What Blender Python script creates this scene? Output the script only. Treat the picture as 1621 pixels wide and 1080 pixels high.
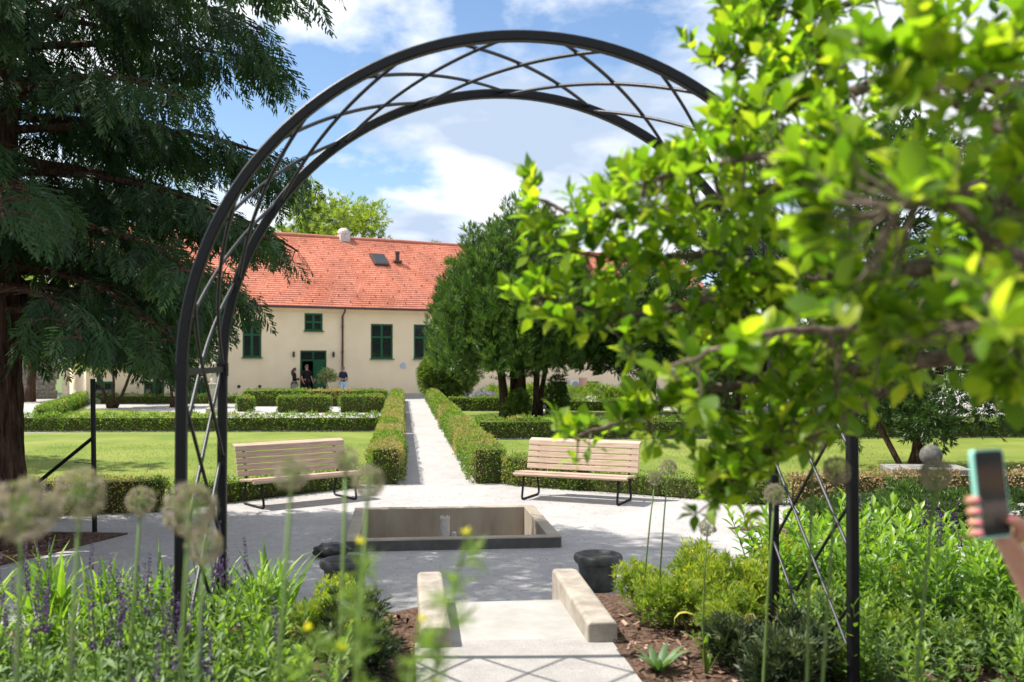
import bpy, bmesh, math, random
import numpy as np
from mathutils import Vector, Matrix
for _o in list(bpy.data.objects): bpy.data.objects.remove(_o)
random.seed(7); rng = np.random.default_rng(7)
S = bpy.context.scene; C = S.collection
R = math.radians; PI = math.pi
# ---------------------------------------------------------------- camera
F = 1576.0; PSI = R(6.27); TH = math.atan(26/1576); CAMZ = 2.3
cam_d = bpy.data.cameras.new('camera'); cam = bpy.data.objects.new('camera', cam_d); C.objects.link(cam)
cam.location = (0, 0, CAMZ); cam.rotation_euler = (R(90)+TH, 0, -PSI)
cam_d.sensor_width = 36; cam_d.lens = 36*F/1621; cam_d.clip_start = .05; cam_d.clip_end = 1500
cam_d.dof.use_dof = True; cam_d.dof.focus_distance = 10.5; cam_d.dof.aperture_fstop = 2.5
S.camera = cam
# ---------------------------------------------------------------- light and sky
EL = R(57); AZ = R(9)                       # the sun stands to the left, a little ahead of the camera
sdir = Vector((-math.cos(EL)*math.cos(AZ), math.cos(EL)*math.sin(AZ), math.sin(EL)))
sl = bpy.data.lights.new('sun', 'SUN'); sl.energy = 5.0; sl.angle = R(.53); sl.color = (1, .955, .88)
so = bpy.data.objects.new('sun', sl); C.objects.link(so); so.location = (-20, 5, 40)
so.rotation_euler = sdir.to_track_quat('Z', 'Y').to_euler()
W = bpy.data.worlds.new('World'); S.world = W; W.use_nodes = True
nt = W.node_tree; N = nt.nodes; L = nt.links; N.clear()
def wn(t, **k):
    n = N.new(t)
    for a, b in k.items(): setattr(n, a, b)
    return n
out = wn('ShaderNodeOutputWorld'); bg = wn('ShaderNodeBackground'); bg.inputs[1].default_value = .072
sky = wn('ShaderNodeTexSky', sky_type='NISHITA', sun_disc=False, sun_elevation=EL, sun_rotation=math.atan2(sdir.x, sdir.y))
sky.air_density = 1.0; sky.dust_density = .6; sky.ozone_density = 1.5
tc = wn('ShaderNodeTexCoord'); sep = wn('ShaderNodeSeparateXYZ'); L.new(tc.outputs['Generated'], sep.inputs[0])
def wmath(op, a, b=None, clamp=False):
    n = wn('ShaderNodeMath', operation=op, use_clamp=clamp)
    for i, v in enumerate((a, b)):
        if v is None: continue
        if isinstance(v, (int, float)): n.inputs[i].default_value = v
        else: L.new(v, n.inputs[i])
    return n.outputs[0]
zz = wmath('ADD', wmath('MAXIMUM', sep.outputs[2], 0), .22)
comb = wn('ShaderNodeCombineXYZ'); L.new(wmath('DIVIDE', sep.outputs[0], zz), comb.inputs[0]); L.new(wmath('DIVIDE', sep.outputs[1], zz), comb.inputs[1])
comb.inputs[2].default_value = 3.7
n1 = wn('ShaderNodeTexNoise'); n1.inputs['Scale'].default_value = 1.25; n1.inputs['Detail'].default_value = 9; n1.inputs['Roughness'].default_value = .56; n1.inputs['Distortion'].default_value = .15
L.new(comb.outputs[0], n1.inputs['Vector'])
r1 = wn('ShaderNodeValToRGB'); L.new(n1.outputs[0], r1.inputs[0]); r1.color_ramp.elements[0].position = .365; r1.color_ramp.elements[1].position = .455
n2 = wn('ShaderNodeTexNoise'); n2.inputs['Scale'].default_value = 2.3; n2.inputs['Detail'].default_value = 6; L.new(comb.outputs[0], n2.inputs['Vector'])
r2 = wn('ShaderNodeValToRGB'); L.new(n2.outputs[0], r2.inputs[0]); r2.color_ramp.elements[0].position = .38; r2.color_ramp.elements[1].position = .58
r2.color_ramp.elements[0].color = (4.6, 5.6, 7.2, 1); r2.color_ramp.elements[1].color = (9.8, 10.0, 10.3, 1)
mx = wn('ShaderNodeMix', data_type='RGBA'); L.new(r1.outputs[0], mx.inputs[0]); L.new(r2.outputs[0], mx.inputs[7])
gain = wn('ShaderNodeMix', data_type='RGBA', blend_type='MULTIPLY'); gain.inputs[0].default_value = 1; gain.inputs[7].default_value = (1.25, 1.35, 1.45, 1)
L.new(sky.outputs[0], gain.inputs[6]); L.new(gain.outputs[2], mx.inputs[6])
L.new(mx.outputs[2], bg.inputs[0]); L.new(bg.outputs[0], out.inputs[0])
S.view_settings.view_transform = 'Standard'; S.view_settings.look = 'None'; S.view_settings.gamma = 1; S.view_settings.exposure = .86
S.view_settings.use_curve_mapping = False
# ---------------------------------------------------------------- pixel helpers (a pixel gives a direction; depth comes from the ground or a known distance)
def ray(px, py):
    x = (px-810.5)/F; z = (540-py)/F
    y = math.cos(TH)-z*math.sin(TH); z = z*math.cos(TH)+math.sin(TH)
    return Vector((x*math.cos(PSI)+y*math.sin(PSI), -x*math.sin(PSI)+y*math.cos(PSI), z))
def G(px, py, z=0.0):
    r = ray(px, py); t = (z-CAMZ)/r.z; return Vector((r.x*t, r.y*t, z))
def A(px, py, D):
    return Vector((0, 0, CAMZ))+ray(px, py)*D
# ---------------------------------------------------------------- object helpers
def link(o, parent=None):
    C.objects.link(o)
    if parent is not None: o.parent = parent
    return o
def tag(o, label=None, cat=None, group=None, kind=None):
    for k, v in (('label', label), ('category', cat), ('group', group), ('kind', kind)):
        if v: o[k] = v
    return o
def thing(name, label, cat, loc=(0, 0, 0), rz=0, group=None):
    o = bpy.data.objects.new(name, None); o.empty_display_size = .1; link(o); o.location = loc; o.rotation_euler = (0, 0, rz)
    return tag(o, label, cat, group)
def copy_tree(o, parent=None):
    c = o.copy(); link(c, parent)
    for ch in o.children: copy_tree(ch, c)
    return c
class Geo:                                             # collects quads and triangles, builds one mesh object
    def __init__(s): s.V = []; s.Q = []; s.T = []; s.t = []; s.n = 0
    def raw(s, V, Q=None, T=None, tint=.5):
        V = np.asarray(V, dtype=np.float64).reshape(-1, 3)
        if Q is not None and len(Q): s.Q.append(np.asarray(Q, dtype=np.int64)+s.n)
        if T is not None and len(T): s.T.append(np.asarray(T, dtype=np.int64)+s.n)
        s.V.append(V); s.t.append(np.broadcast_to(np.asarray(tint, dtype=np.float64), (len(V),))); s.n += len(V)
    def scat(s, tm, P, Rm, sc, tint=.5):               # tm: template (V, Q)
        V, Q = tm; n = len(P)
        if n == 0: return
        sc = np.broadcast_to(np.asarray(sc, dtype=np.float64), (n,)); tint = np.broadcast_to(np.asarray(tint, dtype=np.float64), (n,))
        W = np.einsum('nij,vj->nvi', Rm, V)*sc[:, None, None]+np.asarray(P)[:, None, :]
        QQ = (np.asarray(Q)[None]+(np.arange(n)*len(V))[:, None, None]).reshape(-1, 4)
        s.Q.append(QQ+s.n); s.V.append(W.reshape(-1, 3)); s.t.append(np.repeat(tint, len(V))); s.n += n*len(V)
    def box(s, c, d, rz=0, tint=.5):
        hx, hy, hz = d[0]/2, d[1]/2, d[2]/2
        V = np.array([(x, y, z) for x in (-hx, hx) for y in (-hy, hy) for z in (-hz, hz)])
        if rz: V = V@np.array(Matrix.Rotation(rz, 3, 'Z')).T
        s.raw(V+np.array(c), [(0, 1, 3, 2), (4, 6, 7, 5), (0, 4, 5, 1), (2, 3, 7, 6), (0, 2, 6, 4), (1, 5, 7, 3)], tint=tint)
    def tube(s, pts, rad, sides=6, tint=.5, cap=True):
        pts = [Vector(p) for p in pts]; n = len(pts)
        if isinstance(rad, (int, float)): rad = [rad]*n
        V = []; up = None
        for i, p in enumerate(pts):
            d = (pts[min(i+1, n-1)]-pts[max(i-1, 0)])
            d = d.normalized() if d.length > 1e-9 else Vector((0, 0, 1))
            if up is None: up = d.orthogonal().normalized()
            up = (up-d*up.dot(d)); up = up.normalized() if up.length > 1e-6 else d.orthogonal().normalized()
            b = d.cross(up)
            for k in range(sides):
                a = 2*PI*k/sides; V.append(p+(up*math.cos(a)+b*math.sin(a))*rad[i])
        Q = [(i*sides+k, i*sides+(k+1) % sides, (i+1)*sides+(k+1) % sides, (i+1)*sides+k) for i in range(n-1) for k in range(sides)]
        T = []
        if cap:
            V += [pts[0], pts[-1]]; a, b = len(V)-2, len(V)-1
            for k in range(sides):
                T.append((a, (k+1) % sides, k)); T.append((b, (n-1)*sides+k, (n-1)*sides+(k+1) % sides))
        s.raw([tuple(v) for v in V], Q, T, tint)
    def lathe(s, prof, c=(0, 0, 0), sides=20, tint=.5):
        V = [(c[0]+r*math.cos(2*PI*k/sides), c[1]+r*math.sin(2*PI*k/sides), c[2]+z) for r, z in prof for k in range(sides)]
        Q = [(i*sides+k, i*sides+(k+1) % sides, (i+1)*sides+(k+1) % sides, (i+1)*sides+k) for i in range(len(prof)-1) for k in range(sides)]
        s.raw(V, Q, tint=tint)
    def mesh(s, name='mesh', smooth=False):
        me = bpy.data.meshes.new(name)
        if not s.n: return me
        V = np.concatenate(s.V); Q = np.concatenate(s.Q) if s.Q else np.zeros((0, 4), int); T = np.concatenate(s.T) if s.T else np.zeros((0, 3), int)
        me.vertices.add(len(V)); me.vertices.foreach_set('co', V.ravel().astype(np.float32))
        li = np.concatenate([Q.ravel(), T.ravel()]).astype(np.int32)
        me.loops.add(len(li)); me.loops.foreach_set('vertex_index', li)
        st = np.concatenate([np.arange(len(Q))*4, len(Q)*4+np.arange(len(T))*3]).astype(np.int32)
        me.polygons.add(len(st)); me.polygons.foreach_set('loop_start', st)
        me.polygons.foreach_set('use_smooth', np.full(len(st), bool(smooth)))
        at = me.attributes.new('tint', 'FLOAT', 'POINT'); at.data.foreach_set('value', np.concatenate(s.t).astype(np.float32))
        me.update(calc_edges=True); me.validate()
        return me
    def build(s, name, mat, parent=None, kind=None, smooth=False, loc=None):
        me = s.mesh(name, smooth); me.materials.append(mat)
        o = bpy.data.objects.new(name, me); link(o, parent)
        if kind: o['kind'] = kind
        if loc is not None: o.location = loc
        return o
def bevel(o, w=.006, seg=2):
    m = o.modifiers.new('bevel', 'BEVEL'); m.width = w; m.segments = seg; m.limit_method = 'ANGLE'; return o
def bx(name, c, d, mat, parent=None, bw=0, rz=0, kind=None):
    g = Geo(); g.box((0, 0, 0), d); o = g.build(name, mat, parent, kind); o.location = c; o.rotation_euler = (0, 0, rz)
    if bw: bevel(o, bw)
    return o
def norm(a): return a/np.maximum(np.linalg.norm(a, axis=-1, keepdims=True), 1e-9)
def frames(d, up=None, jit=.6):                        # local z along d, local y as near to up as jitter allows
    d = norm(np.asarray(d, dtype=float)); n = len(d)
    u = rng.normal(size=(n, 3)) if up is None else np.asarray(up)[None]+rng.normal(size=(n, 3))*jit
    y = norm(u-(u*d).sum(1, keepdims=True)*d); x = np.cross(y, d)
    return np.stack([x, y, d], axis=-1)
def sphere_dirs(n): return norm(rng.normal(size=(n, 3)))
def U(a, b, n=None): return rng.uniform(a, b, n)
def vnoise(P, f, seed=0):                              # cheap smooth noise in -1..1
    P = np.asarray(P)*f; r = np.random.default_rng(seed); o = np.zeros(len(P))
    for k in range(5):
        w = r.normal(size=3); w /= np.linalg.norm(w); o += np.sin(P@w*(1+.7*k)+r.uniform(0, 6))
    return o/3.2
# templates
def t_diamond(l=1, w=.5, f=.08): return np.array([(0, 0, 0), (w/2, f, .5*l), (0, 0, l), (-w/2, f, .5*l)]), np.array([(0, 1, 2, 3)])
def t_leaf(l=1, w=.5, f=.1, cup=.12, wide=.62):
    V = np.array([(0, 0, 0), (w*.36, f*.8, .3*l), (w*.5, f, wide*l), (0, -cup, l), (-w*.5, f, wide*l), (-w*.36, f*.8, .3*l), (0, .0, .55*l)])
    return V, np.array([(0, 1, 2, 6), (0, 6, 4, 5), (6, 2, 3, 4)])
def t_leaf2(l=1, w=.56, f=.07, cup=.16):               # a rounder, smoother leaf for the near tree
    prof = [(.10, .10), (.30, .34), (.55, .50), (.78, .44), (.93, .22)]
    V = [(0, 0, 0)]; 
    for z, x in prof: V += [(x*w*1.0, f*x*2-cup*z*z, z*l), (0, -cup*z*z, z*l), (-x*w*1.0, f*x*2-cup*z*z, z*l)]
    V.append((0, -cup*1.05, l)); Q = [(0, 1, 2, 2), (0, 2, 3, 3)]
    Q = [(0, 1, 2, 3)]
    for i in range(len(prof)-1):
        a = 1+3*i; Q += [(a, a+3, a+4, a+1), (a+1, a+4, a+5, a+2)]
    a = 1+3*(len(prof)-1); Q += [(a, len(V)-1, a+2, a+1)]
    return np.array(V), np.array(Q)
def t_strap(l=1, w=.06, droop=.5, seg=6, fold=.15, taper=.5):
    V = []; y = z = 0; 
    for i in range(seg+1):
        t = i/seg; ang = droop*t*t*1.6
        ww = w*(.55+.9*t*(1-t)*2)*(1-max(0, t-taper)/(1-taper+1e-6)*.96)
        V += [(-ww/2, y+fold*ww, z), (0, y, z), (ww/2, y+fold*ww, z)]
        y += math.sin(ang)*l/seg; z += math.cos(ang)*l/seg
    Q = []
    for i in range(seg):
        a = 3*i; Q += [(a, a+3, a+4, a+1), (a+1, a+4, a+5, a+2)]
    return np.array(V), np.array(Q)
# ---------------------------------------------------------------- materials
def newmat(name):
    m = bpy.data.materials.new(name); m.use_nodes = True; t = m.node_tree; return m, t.nodes, t.links, t.nodes['Principled BSDF']
def noisecol(n, l, c0, c1, scale, detail=5, lo=.35, hi=.65, rough=.6, coord='Object', stretch=None):
    tc = n.new('ShaderNodeTexCoord'); nz = n.new('ShaderNodeTexNoise'); nz.inputs['Scale'].default_value = scale; nz.inputs['Detail'].default_value = detail; nz.inputs['Roughness'].default_value = rough
    if stretch:
        mp = n.new('ShaderNodeMapping'); mp.inputs['Scale'].default_value = stretch; l.new(tc.outputs[coord], mp.inputs[0]); l.new(mp.outputs[0], nz.inputs['Vector'])
    else: l.new(tc.outputs[coord], nz.inputs['Vector'])
    r = n.new('ShaderNodeValToRGB'); l.new(nz.outputs[0], r.inputs[0]); r.color_ramp.elements[0].position = lo; r.color_ramp.elements[1].position = hi
    r.color_ramp.elements[0].color = (*c0, 1); r.color_ramp.elements[1].color = (*c1, 1)
    return r.outputs[0], nz.outputs[0]
def mixc(n, l, a, b, fac, mode='MIX'):
    m = n.new('ShaderNodeMix'); m.data_type = 'RGBA'; m.blend_type = mode
    for i, v in ((0, fac), (6, a), (7, b)):
        if isinstance(v, (int, float)): m.inputs[i].default_value = v
        elif isinstance(v, tuple): m.inputs[i].default_value = (*v, 1)
        else: l.new(v, m.inputs[i])
    return m.outputs[2]
def bump(n, l, b, h, strength=.5, dist=.01):
    k = n.new('ShaderNodeBump'); k.inputs['Strength'].default_value = strength; k.inputs['Distance'].default_value = dist; l.new(h, k.inputs['Height']); l.new(k.outputs[0], b.inputs['Normal'])
def simple(name, c0, c1=None, rough=.6, scale=8, metal=0, bmp=0, bscale=None, stretch=None, spec=.5, bd=.01, lo=.35, hi=.65):
    m, n, l, b = newmat(name); b.inputs['Roughness'].default_value = rough; b.inputs['Metallic'].default_value = metal; b.inputs['Specular IOR Level'].default_value = spec
    c1 = c1 or tuple(min(1, x*1.15) for x in c0)
    col, h = noisecol(n, l, c0, c1, scale, stretch=stretch, lo=lo, hi=hi); l.new(col, b.inputs['Base Color'])
    if bmp:
        if bscale: _, h = noisecol(n, l, c0, c1, bscale, stretch=stretch)
        bump(n, l, b, h, bmp, bd)
    return m
def leafmat(name, stops, trans=.35, rough=.45, spec=.4, tboost=1.5):
    m, n, l, b = newmat(name)
    a = n.new('ShaderNodeAttribute'); a.attribute_name = 'tint'
    r = n.new('ShaderNodeValToRGB'); l.new(a.outputs['Fac'], r.inputs[0]); e = r.color_ramp.elements
    e[0].position, e[1].position = stops[0][0], stops[-1][0]; e[0].color = (*stops[0][1], 1); e[-1].color = (*stops[-1][1], 1)
    for p, c in stops[1:-1]: x = e.new(p); x.color = (*c, 1)
    l.new(r.outputs[0], b.inputs['Base Color']); b.inputs['Roughness'].default_value = rough; b.inputs['Specular IOR Level'].default_value = spec
    tr = n.new('ShaderNodeBsdfTranslucent'); l.new(mixc(n, l, r.outputs[0], (tboost*1.05, tboost*1.15, tboost*.45), 1.0, 'MULTIPLY'), tr.inputs[0])
    mx = n.new('ShaderNodeMixShader'); mx.inputs[0].default_value = trans
    l.new(b.outputs[0], mx.inputs[1]); l.new(tr.outputs[0], mx.inputs[2]); l.new(mx.outputs[0], n['Material Output'].inputs[0])
    return m
M = {}
def gravel_mat(name, c0, c1, fine=110):
    m, n, l, b = newmat(name); b.inputs['Roughness'].default_value = .95; b.inputs['Specular IOR Level'].default_value = .15
    big, _ = noisecol(n, l, c0, c1, .9, 6, .3, .7)
    med, _ = noisecol(n, l, (.84, .84, .85), (1.08, 1.07, 1.06), 5.5, 7, .34, .66, .75); big = mixc(n, l, big, med, 1.0, 'MULTIPLY')
    sm, h = noisecol(n, l, (.66, .66, .68), (1.12, 1.1, 1.08), fine, 3, .36, .62, .7)
    col = mixc(n, l, big, sm, 1.0, 'MULTIPLY'); 
    sp, _ = noisecol(n, l, (1, 1, 1), (.45, .43, .42), 34, 2, .70, .76)
    l.new(mixc(n, l, col, sp, 1.0, 'MULTIPLY'), b.inputs['Base Color']); bump(n, l, b, h, .6, .012)
    return m
M['gravel'] = gravel_mat('gravel', (.37, .357, .345), (.45, .437, .424))
M['concpath'] = gravel_mat('exposed_aggregate', (.36, .343, .32), (.43, .412, .385), 170)
M['grassland'] = simple('grassland', (.06, .10, .02), (.10, .15, .035), .9, 3)
def lawn_mat():
    m, n, l, b = newmat('lawn'); b.inputs['Roughness'].default_value = .85; b.inputs['Specular IOR Level'].default_value = .2
    a, _ = noisecol(n, l, (.105, .165, .02), (.22, .245, .055), .55, 6, .32, .68)
    s, h = noisecol(n, l, (.65, .7, .6), (1.2, 1.15, 1.1), 45, 4, .3, .7)
    l.new(mixc(n, l, a, s, 1.0, 'MULTIPLY'), b.inputs['Base Color']); bump(n, l, b, h, .8, .02); return m
M['lawn'] = lawn_mat()
M['soil'] = simple('bark_mulch', (.045, .027, .019), (.17, .105, .075), .95, 38, bmp=1, bd=.03, spec=.15)
M['concrete'] = simple('warm_concrete', (.22, .19, .155), (.36, .32, .265), .85, 6, bmp=.4, bscale=60, spec=.2)
M['slab'] = simple('pale_concrete_slab', (.29, .277, .255), (.36, .345, .315), .9, 4, bmp=.2, bscale=90, spec=.2)
M['basin'] = simple('basin_concrete', (.24, .20, .155), (.33, .28, .215), .8, 3.5, bmp=.15, bscale=50, stretch=(1, 1, .35), spec=.25)
M['black'] = simple('black_powder_coat', (.0030, .0034, .0045), (.006, .0065, .008), .45, 30, spec=.28)
M['bar'] = simple('grey_steel_bar', (.009, .010, .012), (.016, .017, .02), .42, 30, spec=.45)
M['wood'] = simple('bleached_timber', (.35, .245, .18), (.49, .37, .285), .6, 5, bmp=.2, bscale=30, stretch=(.6, 9, 9), spec=.3)
M['stone'] = simple('grey_stone', (.12, .115, .105), (.27, .26, .235), .9, 6, bmp=.6, bscale=22, bd=.02, spec=.2)
M['palestone'] = simple('pale_sandstone', (.40, .36, .29), (.55, .50, .42), .9, 7, bmp=.5, bscale=25, bd=.02, spec=.2)
M['pot'] = simple('weathered_dark_pot', (.018, .021, .020), (.060, .066, .060), .55, 9, bmp=.35, bscale=30, spec=.4)
M['steel'] = simple('steel', (.60, .57, .53), (.72, .70, .67), .32, 12, metal=.55)
M['bark'] = simple('ridged_bark', (.028, .017, .012), (.14, .085, .058), .95, 7, bmp=1, bscale=9, bd=.09, stretch=(3.2, 3.2, .4), spec=.1)
M['twig'] = simple('grey_brown_twig', (.075, .055, .04), (.19, .15, .115), .9, 40, bmp=.5, bd=.004, spec=.15)
M['plaster'] = simple('cream_plaster', (.79, .645, .45), (.85, .705, .505), .95, .8, bmp=.12, bscale=40, spec=.15)
M['plinth'] = simple('grey_plinth', (.40, .37, .33), (.48, .45, .40), .95, 2, spec=.15)
M['green'] = simple('dark_green_paint', (.004, .075, .030), (.006, .095, .040), .4, 5, spec=.5)
M['brown'] = simple('brown_sheet_metal', (.055, .022, .018), (.075, .032, .026), .45, 4, spec=.5)
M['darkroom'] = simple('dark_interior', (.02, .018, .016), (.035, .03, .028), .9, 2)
M['white'] = simple('white_enamel', (.72, .72, .71), (.8, .8, .79), .45, 5)
M['blackplastic'] = simple('black_plastic', (.012, .012, .013), (.02, .02, .021), .5, 15)
M['stem'] = leafmat('stem_green', [(0, (.07, .13, .025)), (1, (.17, .25, .06))], .15)
def glass():
    m, n, l, b = newmat('window_glass'); b.inputs['Roughness'].default_value = .03; b.inputs['Specular IOR Level'].default_value = .9
    col, _ = noisecol(n, l, (.016, .020, .020), (.022, .027, .026), .7); l.new(col, b.inputs['Base Color']); return m
M['glass'] = glass()
def rooftile():
    m, n, l, b = newmat('clay_roof_tiles'); b.inputs['Roughness'].default_value = .8; b.inputs['Specular IOR Level'].default_value = .2
    tcn = n.new('ShaderNodeTexCoord'); br = n.new('ShaderNodeTexBrick'); l.new(tcn.outputs['UV'], br.inputs['Vector'])
    for k, v in (('Scale', 1), ('Mortar Size', .008), ('Brick Width', .19), ('Row Height', .20), ('Mortar Smooth', .2), ('Bias', 0)): br.inputs[k].default_value = v
    br.inputs['Color1'].default_value = (.45, .145, .09, 1); br.inputs['Color2'].default_value = (.55, .21, .14, 1); br.inputs['Mortar'].default_value = (.15, .05, .035, 1)
    s, _ = noisecol(n, l, (.80, .78, .76), (1.12, 1.1, 1.08), .5)
    l.new(mixc(n, l, br.outputs[0], s, 1.0, 'MULTIPLY'), b.inputs['Base Color']); return m
M['tile'] = rooftile()
M['clay'] = simple('clay_ridge', (.42, .14, .09), (.5, .19, .13), .8, 4)
M['skin'] = simple('skin', (.38, .19, .125), (.46, .24, .165), .5, 30)
# ================================================================ SETTING
AX = .62                                                   # the garden axis: path, basin, steps
BX0, BX1, BY0, BY1 = AX-1.3, AX+1.3, 11.95, 14.55          # basin outline
def sheet_hole(name, xs, ys, z, hole, mat):
    g = Geo(); X = [xs[0], hole[0], hole[1], xs[1]]; Y = [ys[0], hole[2], hole[3], ys[1]]
    V = [(x, y, z) for y in Y for x in X]
    Q = [(j*4+i, j*4+i+1, j*4+i+5, j*4+i+4) for j in range(3) for i in range(3) if (i, j) != (1, 1)]
    g.raw(V, Q); o = g.build(name, mat); o['kind'] = 'structure'; return o
hole = (BX0+.1, BX1-.1, BY0+.1, BY1-.1)
sheet_hole('ground', (-600, 600), (-600, 600), -.006, hole, M['grassland'])
sheet_hole('gravel_court', (-45, 45), (-12, 64), 0, hole, M['gravel'])
def poly(name, pts, z, mat, kind='structure', thick=0):
    me = bpy.data.meshes.new(name); bm = bmesh.new(); f = bm.faces.new([bm.verts.new((p[0], p[1], z)) for p in pts])
    if f.normal.z < 0: f.normal_flip()
    if thick:
        r = bmesh.ops.extrude_face_region(bm, geom=[f]); bmesh.ops.translate(bm, verts=[v for v in r['geom'] if isinstance(v, bmesh.types.BMVert)], vec=(0, 0, thick))
        bmesh.ops.recalc_face_normals(bm, faces=bm.faces)
    bm.to_mesh(me); bm.free(); me.materials.append(mat); o = bpy.data.objects.new(name, me); link(o); o['kind'] = kind; return o
def mir(p): return (2*AX-p[0], p[1])
LAWNS = {}
LAWNS['near_left'] = [(-.55, 18.4), (-3.5, 15.9), (-9, 15.2), (-20, 15.0), (-20, 31.4), (-9, 31.5), (-.55, 30.75)]
LAWNS['near_right'] = [(1.8, 18.4), (4.7, 15.9), (9, 15.3), (26, 15.2), (26, 26.1), (10.5, 26.85), (1.8, 27.45)]
LAWNS['far_left'] = [(-7.2, 33.0), (-7.4, 41.5), (-15, 47), (-12.6, 36.5), (-12.4, 33.2)]
LAWNS['far_right'] = [(1.9, 28.45), (14, 28.0), (14, 42), (1.9, 42)]
for k, p in LAWNS.items(): poly('lawn', p, .004, M['lawn'], thick=.02)
poly('mulch_bed', [(-9, 14.5), (-3.55, 13.45), (-4.1, 12.2), (-4.6, 11.2), (-9, 10.6)], .002, M['soil'], thick=.02)
poly('mulch_bed', [(4.35, 13.0), (6.6, 13.5), (11, 13.6), (11, 11.9), (6.6, 11.75), (5.1, 12.2)], .002, M['soil'], thick=.02)
# terrace with the planting beds; a profile in y swept in x
TZ = .7
def terrace(name, x0, x1, nx, flare):
    ys = list(np.linspace(-4, 6.2, 34))+list(np.linspace(6.35, 7.7, 12)); xs = np.linspace(x0, x1, nx)
    V = []
    for y in ys:
        for x in xs:
            e = 6.35+.25*math.sin(x*1.1)+flare*min(1, abs(x-AX)/3)*.5
            t = max(0, min(1, (y-e)/.95)); z = TZ*(1-t*t*(3-2*t))
            z += .018*math.sin(x*7+y*3)*math.sin(y*6-x*2)+.012*math.sin(x*19)*math.sin(y*17)
            V.append((x, y, max(z, -.02) if t < 1 else -.02))
    Q = [(j*nx+i, j*nx+i+1, (j+1)*nx+i+1, (j+1)*nx+i) for j in range(len(ys)-1) for i in range(nx-1)]
    g = Geo(); g.raw(V, Q); o = g.build(name, M['soil'], smooth=True); o['kind'] = 'structure'; return o
terrace('planting_bed', -16, .10, 90, 0); terrace('planting_bed', 1.16, 18, 90, .3)
o = bx('garden_path', (AX, .8, TZ-.33), (1.10, 9.6, .68), M['concpath']); o['kind'] = 'structure'
st = bx('step_landing', (AX+.02, 6.05, TZ-.35), (.80, .90, .72), M['slab'], bw=.008); st['kind'] = 'structure'
for i in range(3):
    s_ = bx('step', (.0, .45+.15+.3*i, .36-.175*(i+1)-.36/2+.001), (.80, .30, .36), M['slab'], st, bw=.008)
# concrete cheek walls either side of the steps
def cheek(x, skew, label):
    g = Geo(); n = 12; prof = []
    for i in range(n+1):
        t = i/n; y = 5.50+t*1.38; h = .12+.03*t
        if t > .9: h -= .02*((t-.9)/.1)**2
        prof.append((y, h))
    w = .085
    V = []
    for y, h in prof:
        ww = w*(1 if y < 6.8 else .93); xx = skew*(y-5.5)
        zb = TZ-.9
        V += [(xx-ww, y, zb), (xx-ww, y, TZ+h-.012), (xx-ww+.016, y, TZ+h), (xx+ww-.016, y, TZ+h), (xx+ww, y, TZ+h-.012), (xx+ww, y, zb)]
    Q = [(6*i+k, 6*i+k+1, 6*i+k+7, 6*i+k+6) for i in range(n) for k in range(5)]+[(0, 5, 4, 1), (1, 4, 3, 2), (6*n, 6*n+1, 6*n+4, 6*n+5), (6*n+1, 6*n+2, 6*n+3, 6*n+4)]
    g.raw(V, Q); o = g.build('cheek_wall', M['concrete']); o.location = (x, 0, 0)
    bevel(o, .012); tag(o, label, 'low wall', 'concrete cheek walls beside the steps'); return o
cheek(.185, 0, 'low rounded concrete cheek wall beside the feathery fennel and bark mulch at the steps')
cheek(1.115, .0, 'low rounded concrete cheek wall beside the yellow-green shrub at the steps')
# sunken basin
ba = thing('fountain_basin', 'square sunken concrete fountain basin with raised dark rim in the gravel', 'basin', (AX, (BY0+BY1)/2, 0))
h = 1.3; rw = .16; zt = .135; zb = -.5
def rim(name, a, b, c, d, z0=zb):
    return bx(name, ((a+b)/2, (c+d)/2, (z0+zt)/2), (b-a, d-c, zt-z0), M['basin'], ba, bw=.01)
rim('front_wall', -h, h, -h, -h+rw); rim('back_wall', -h, h, h-rw, h)
rim('side_wall', -h, -h+rw, -h+rw+.001, h-rw-.001); rim('side_wall', h-rw, h, -h+rw+.001, h-rw-.001)
bx('dark_front_sheet', (0, -h-.004, .02), (2*h-.03, .006, .20), simple('dark_grey_face', (.055, .052, .048), (.085, .08, .074), .8, 6, bmp=.2), ba)  # thin dark grey sheet over the outer face of the front wall
bx('floor', (0, 0, zb+.03), (2*h-2*rw-.004, 2*h-2*rw-.004, .06), M['basin'], ba)
nz = thing('fountain_nozzle', 'upright steel fountain nozzle with a thin pipe standing in the basin', 'nozzle', (AX-.06, 13.2, zb+.06))
g = Geo(); g.lathe([(.0, 0), (.035, 0), (.035, .30), (.05, .33), (.062, .37), (.062, .60), (.066, .60), (.066, .625), (.045, .625), (.045, .56), (0, .56)], sides=18); g.build('nozzle_body', M['steel'], nz, smooth=False)
for k in range(6): g = Geo(); g.lathe([(0, .62), (.008, .62), (.008, .65), (0, .65)], (.052*math.cos(k*PI/3), .052*math.sin(k*PI/3), 0), 6); g.build('bolt', M['steel'], nz)
g = Geo(); g.tube([(.12, -.02, 0), (.12, -.02, .44)], .016, 8); g.lathe([(.0, .30), (.03, .30), (.03, .43), (.0, .43)], (.12, -.02, 0), 12); g.build('side_pipe', M['steel'], nz)
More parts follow.
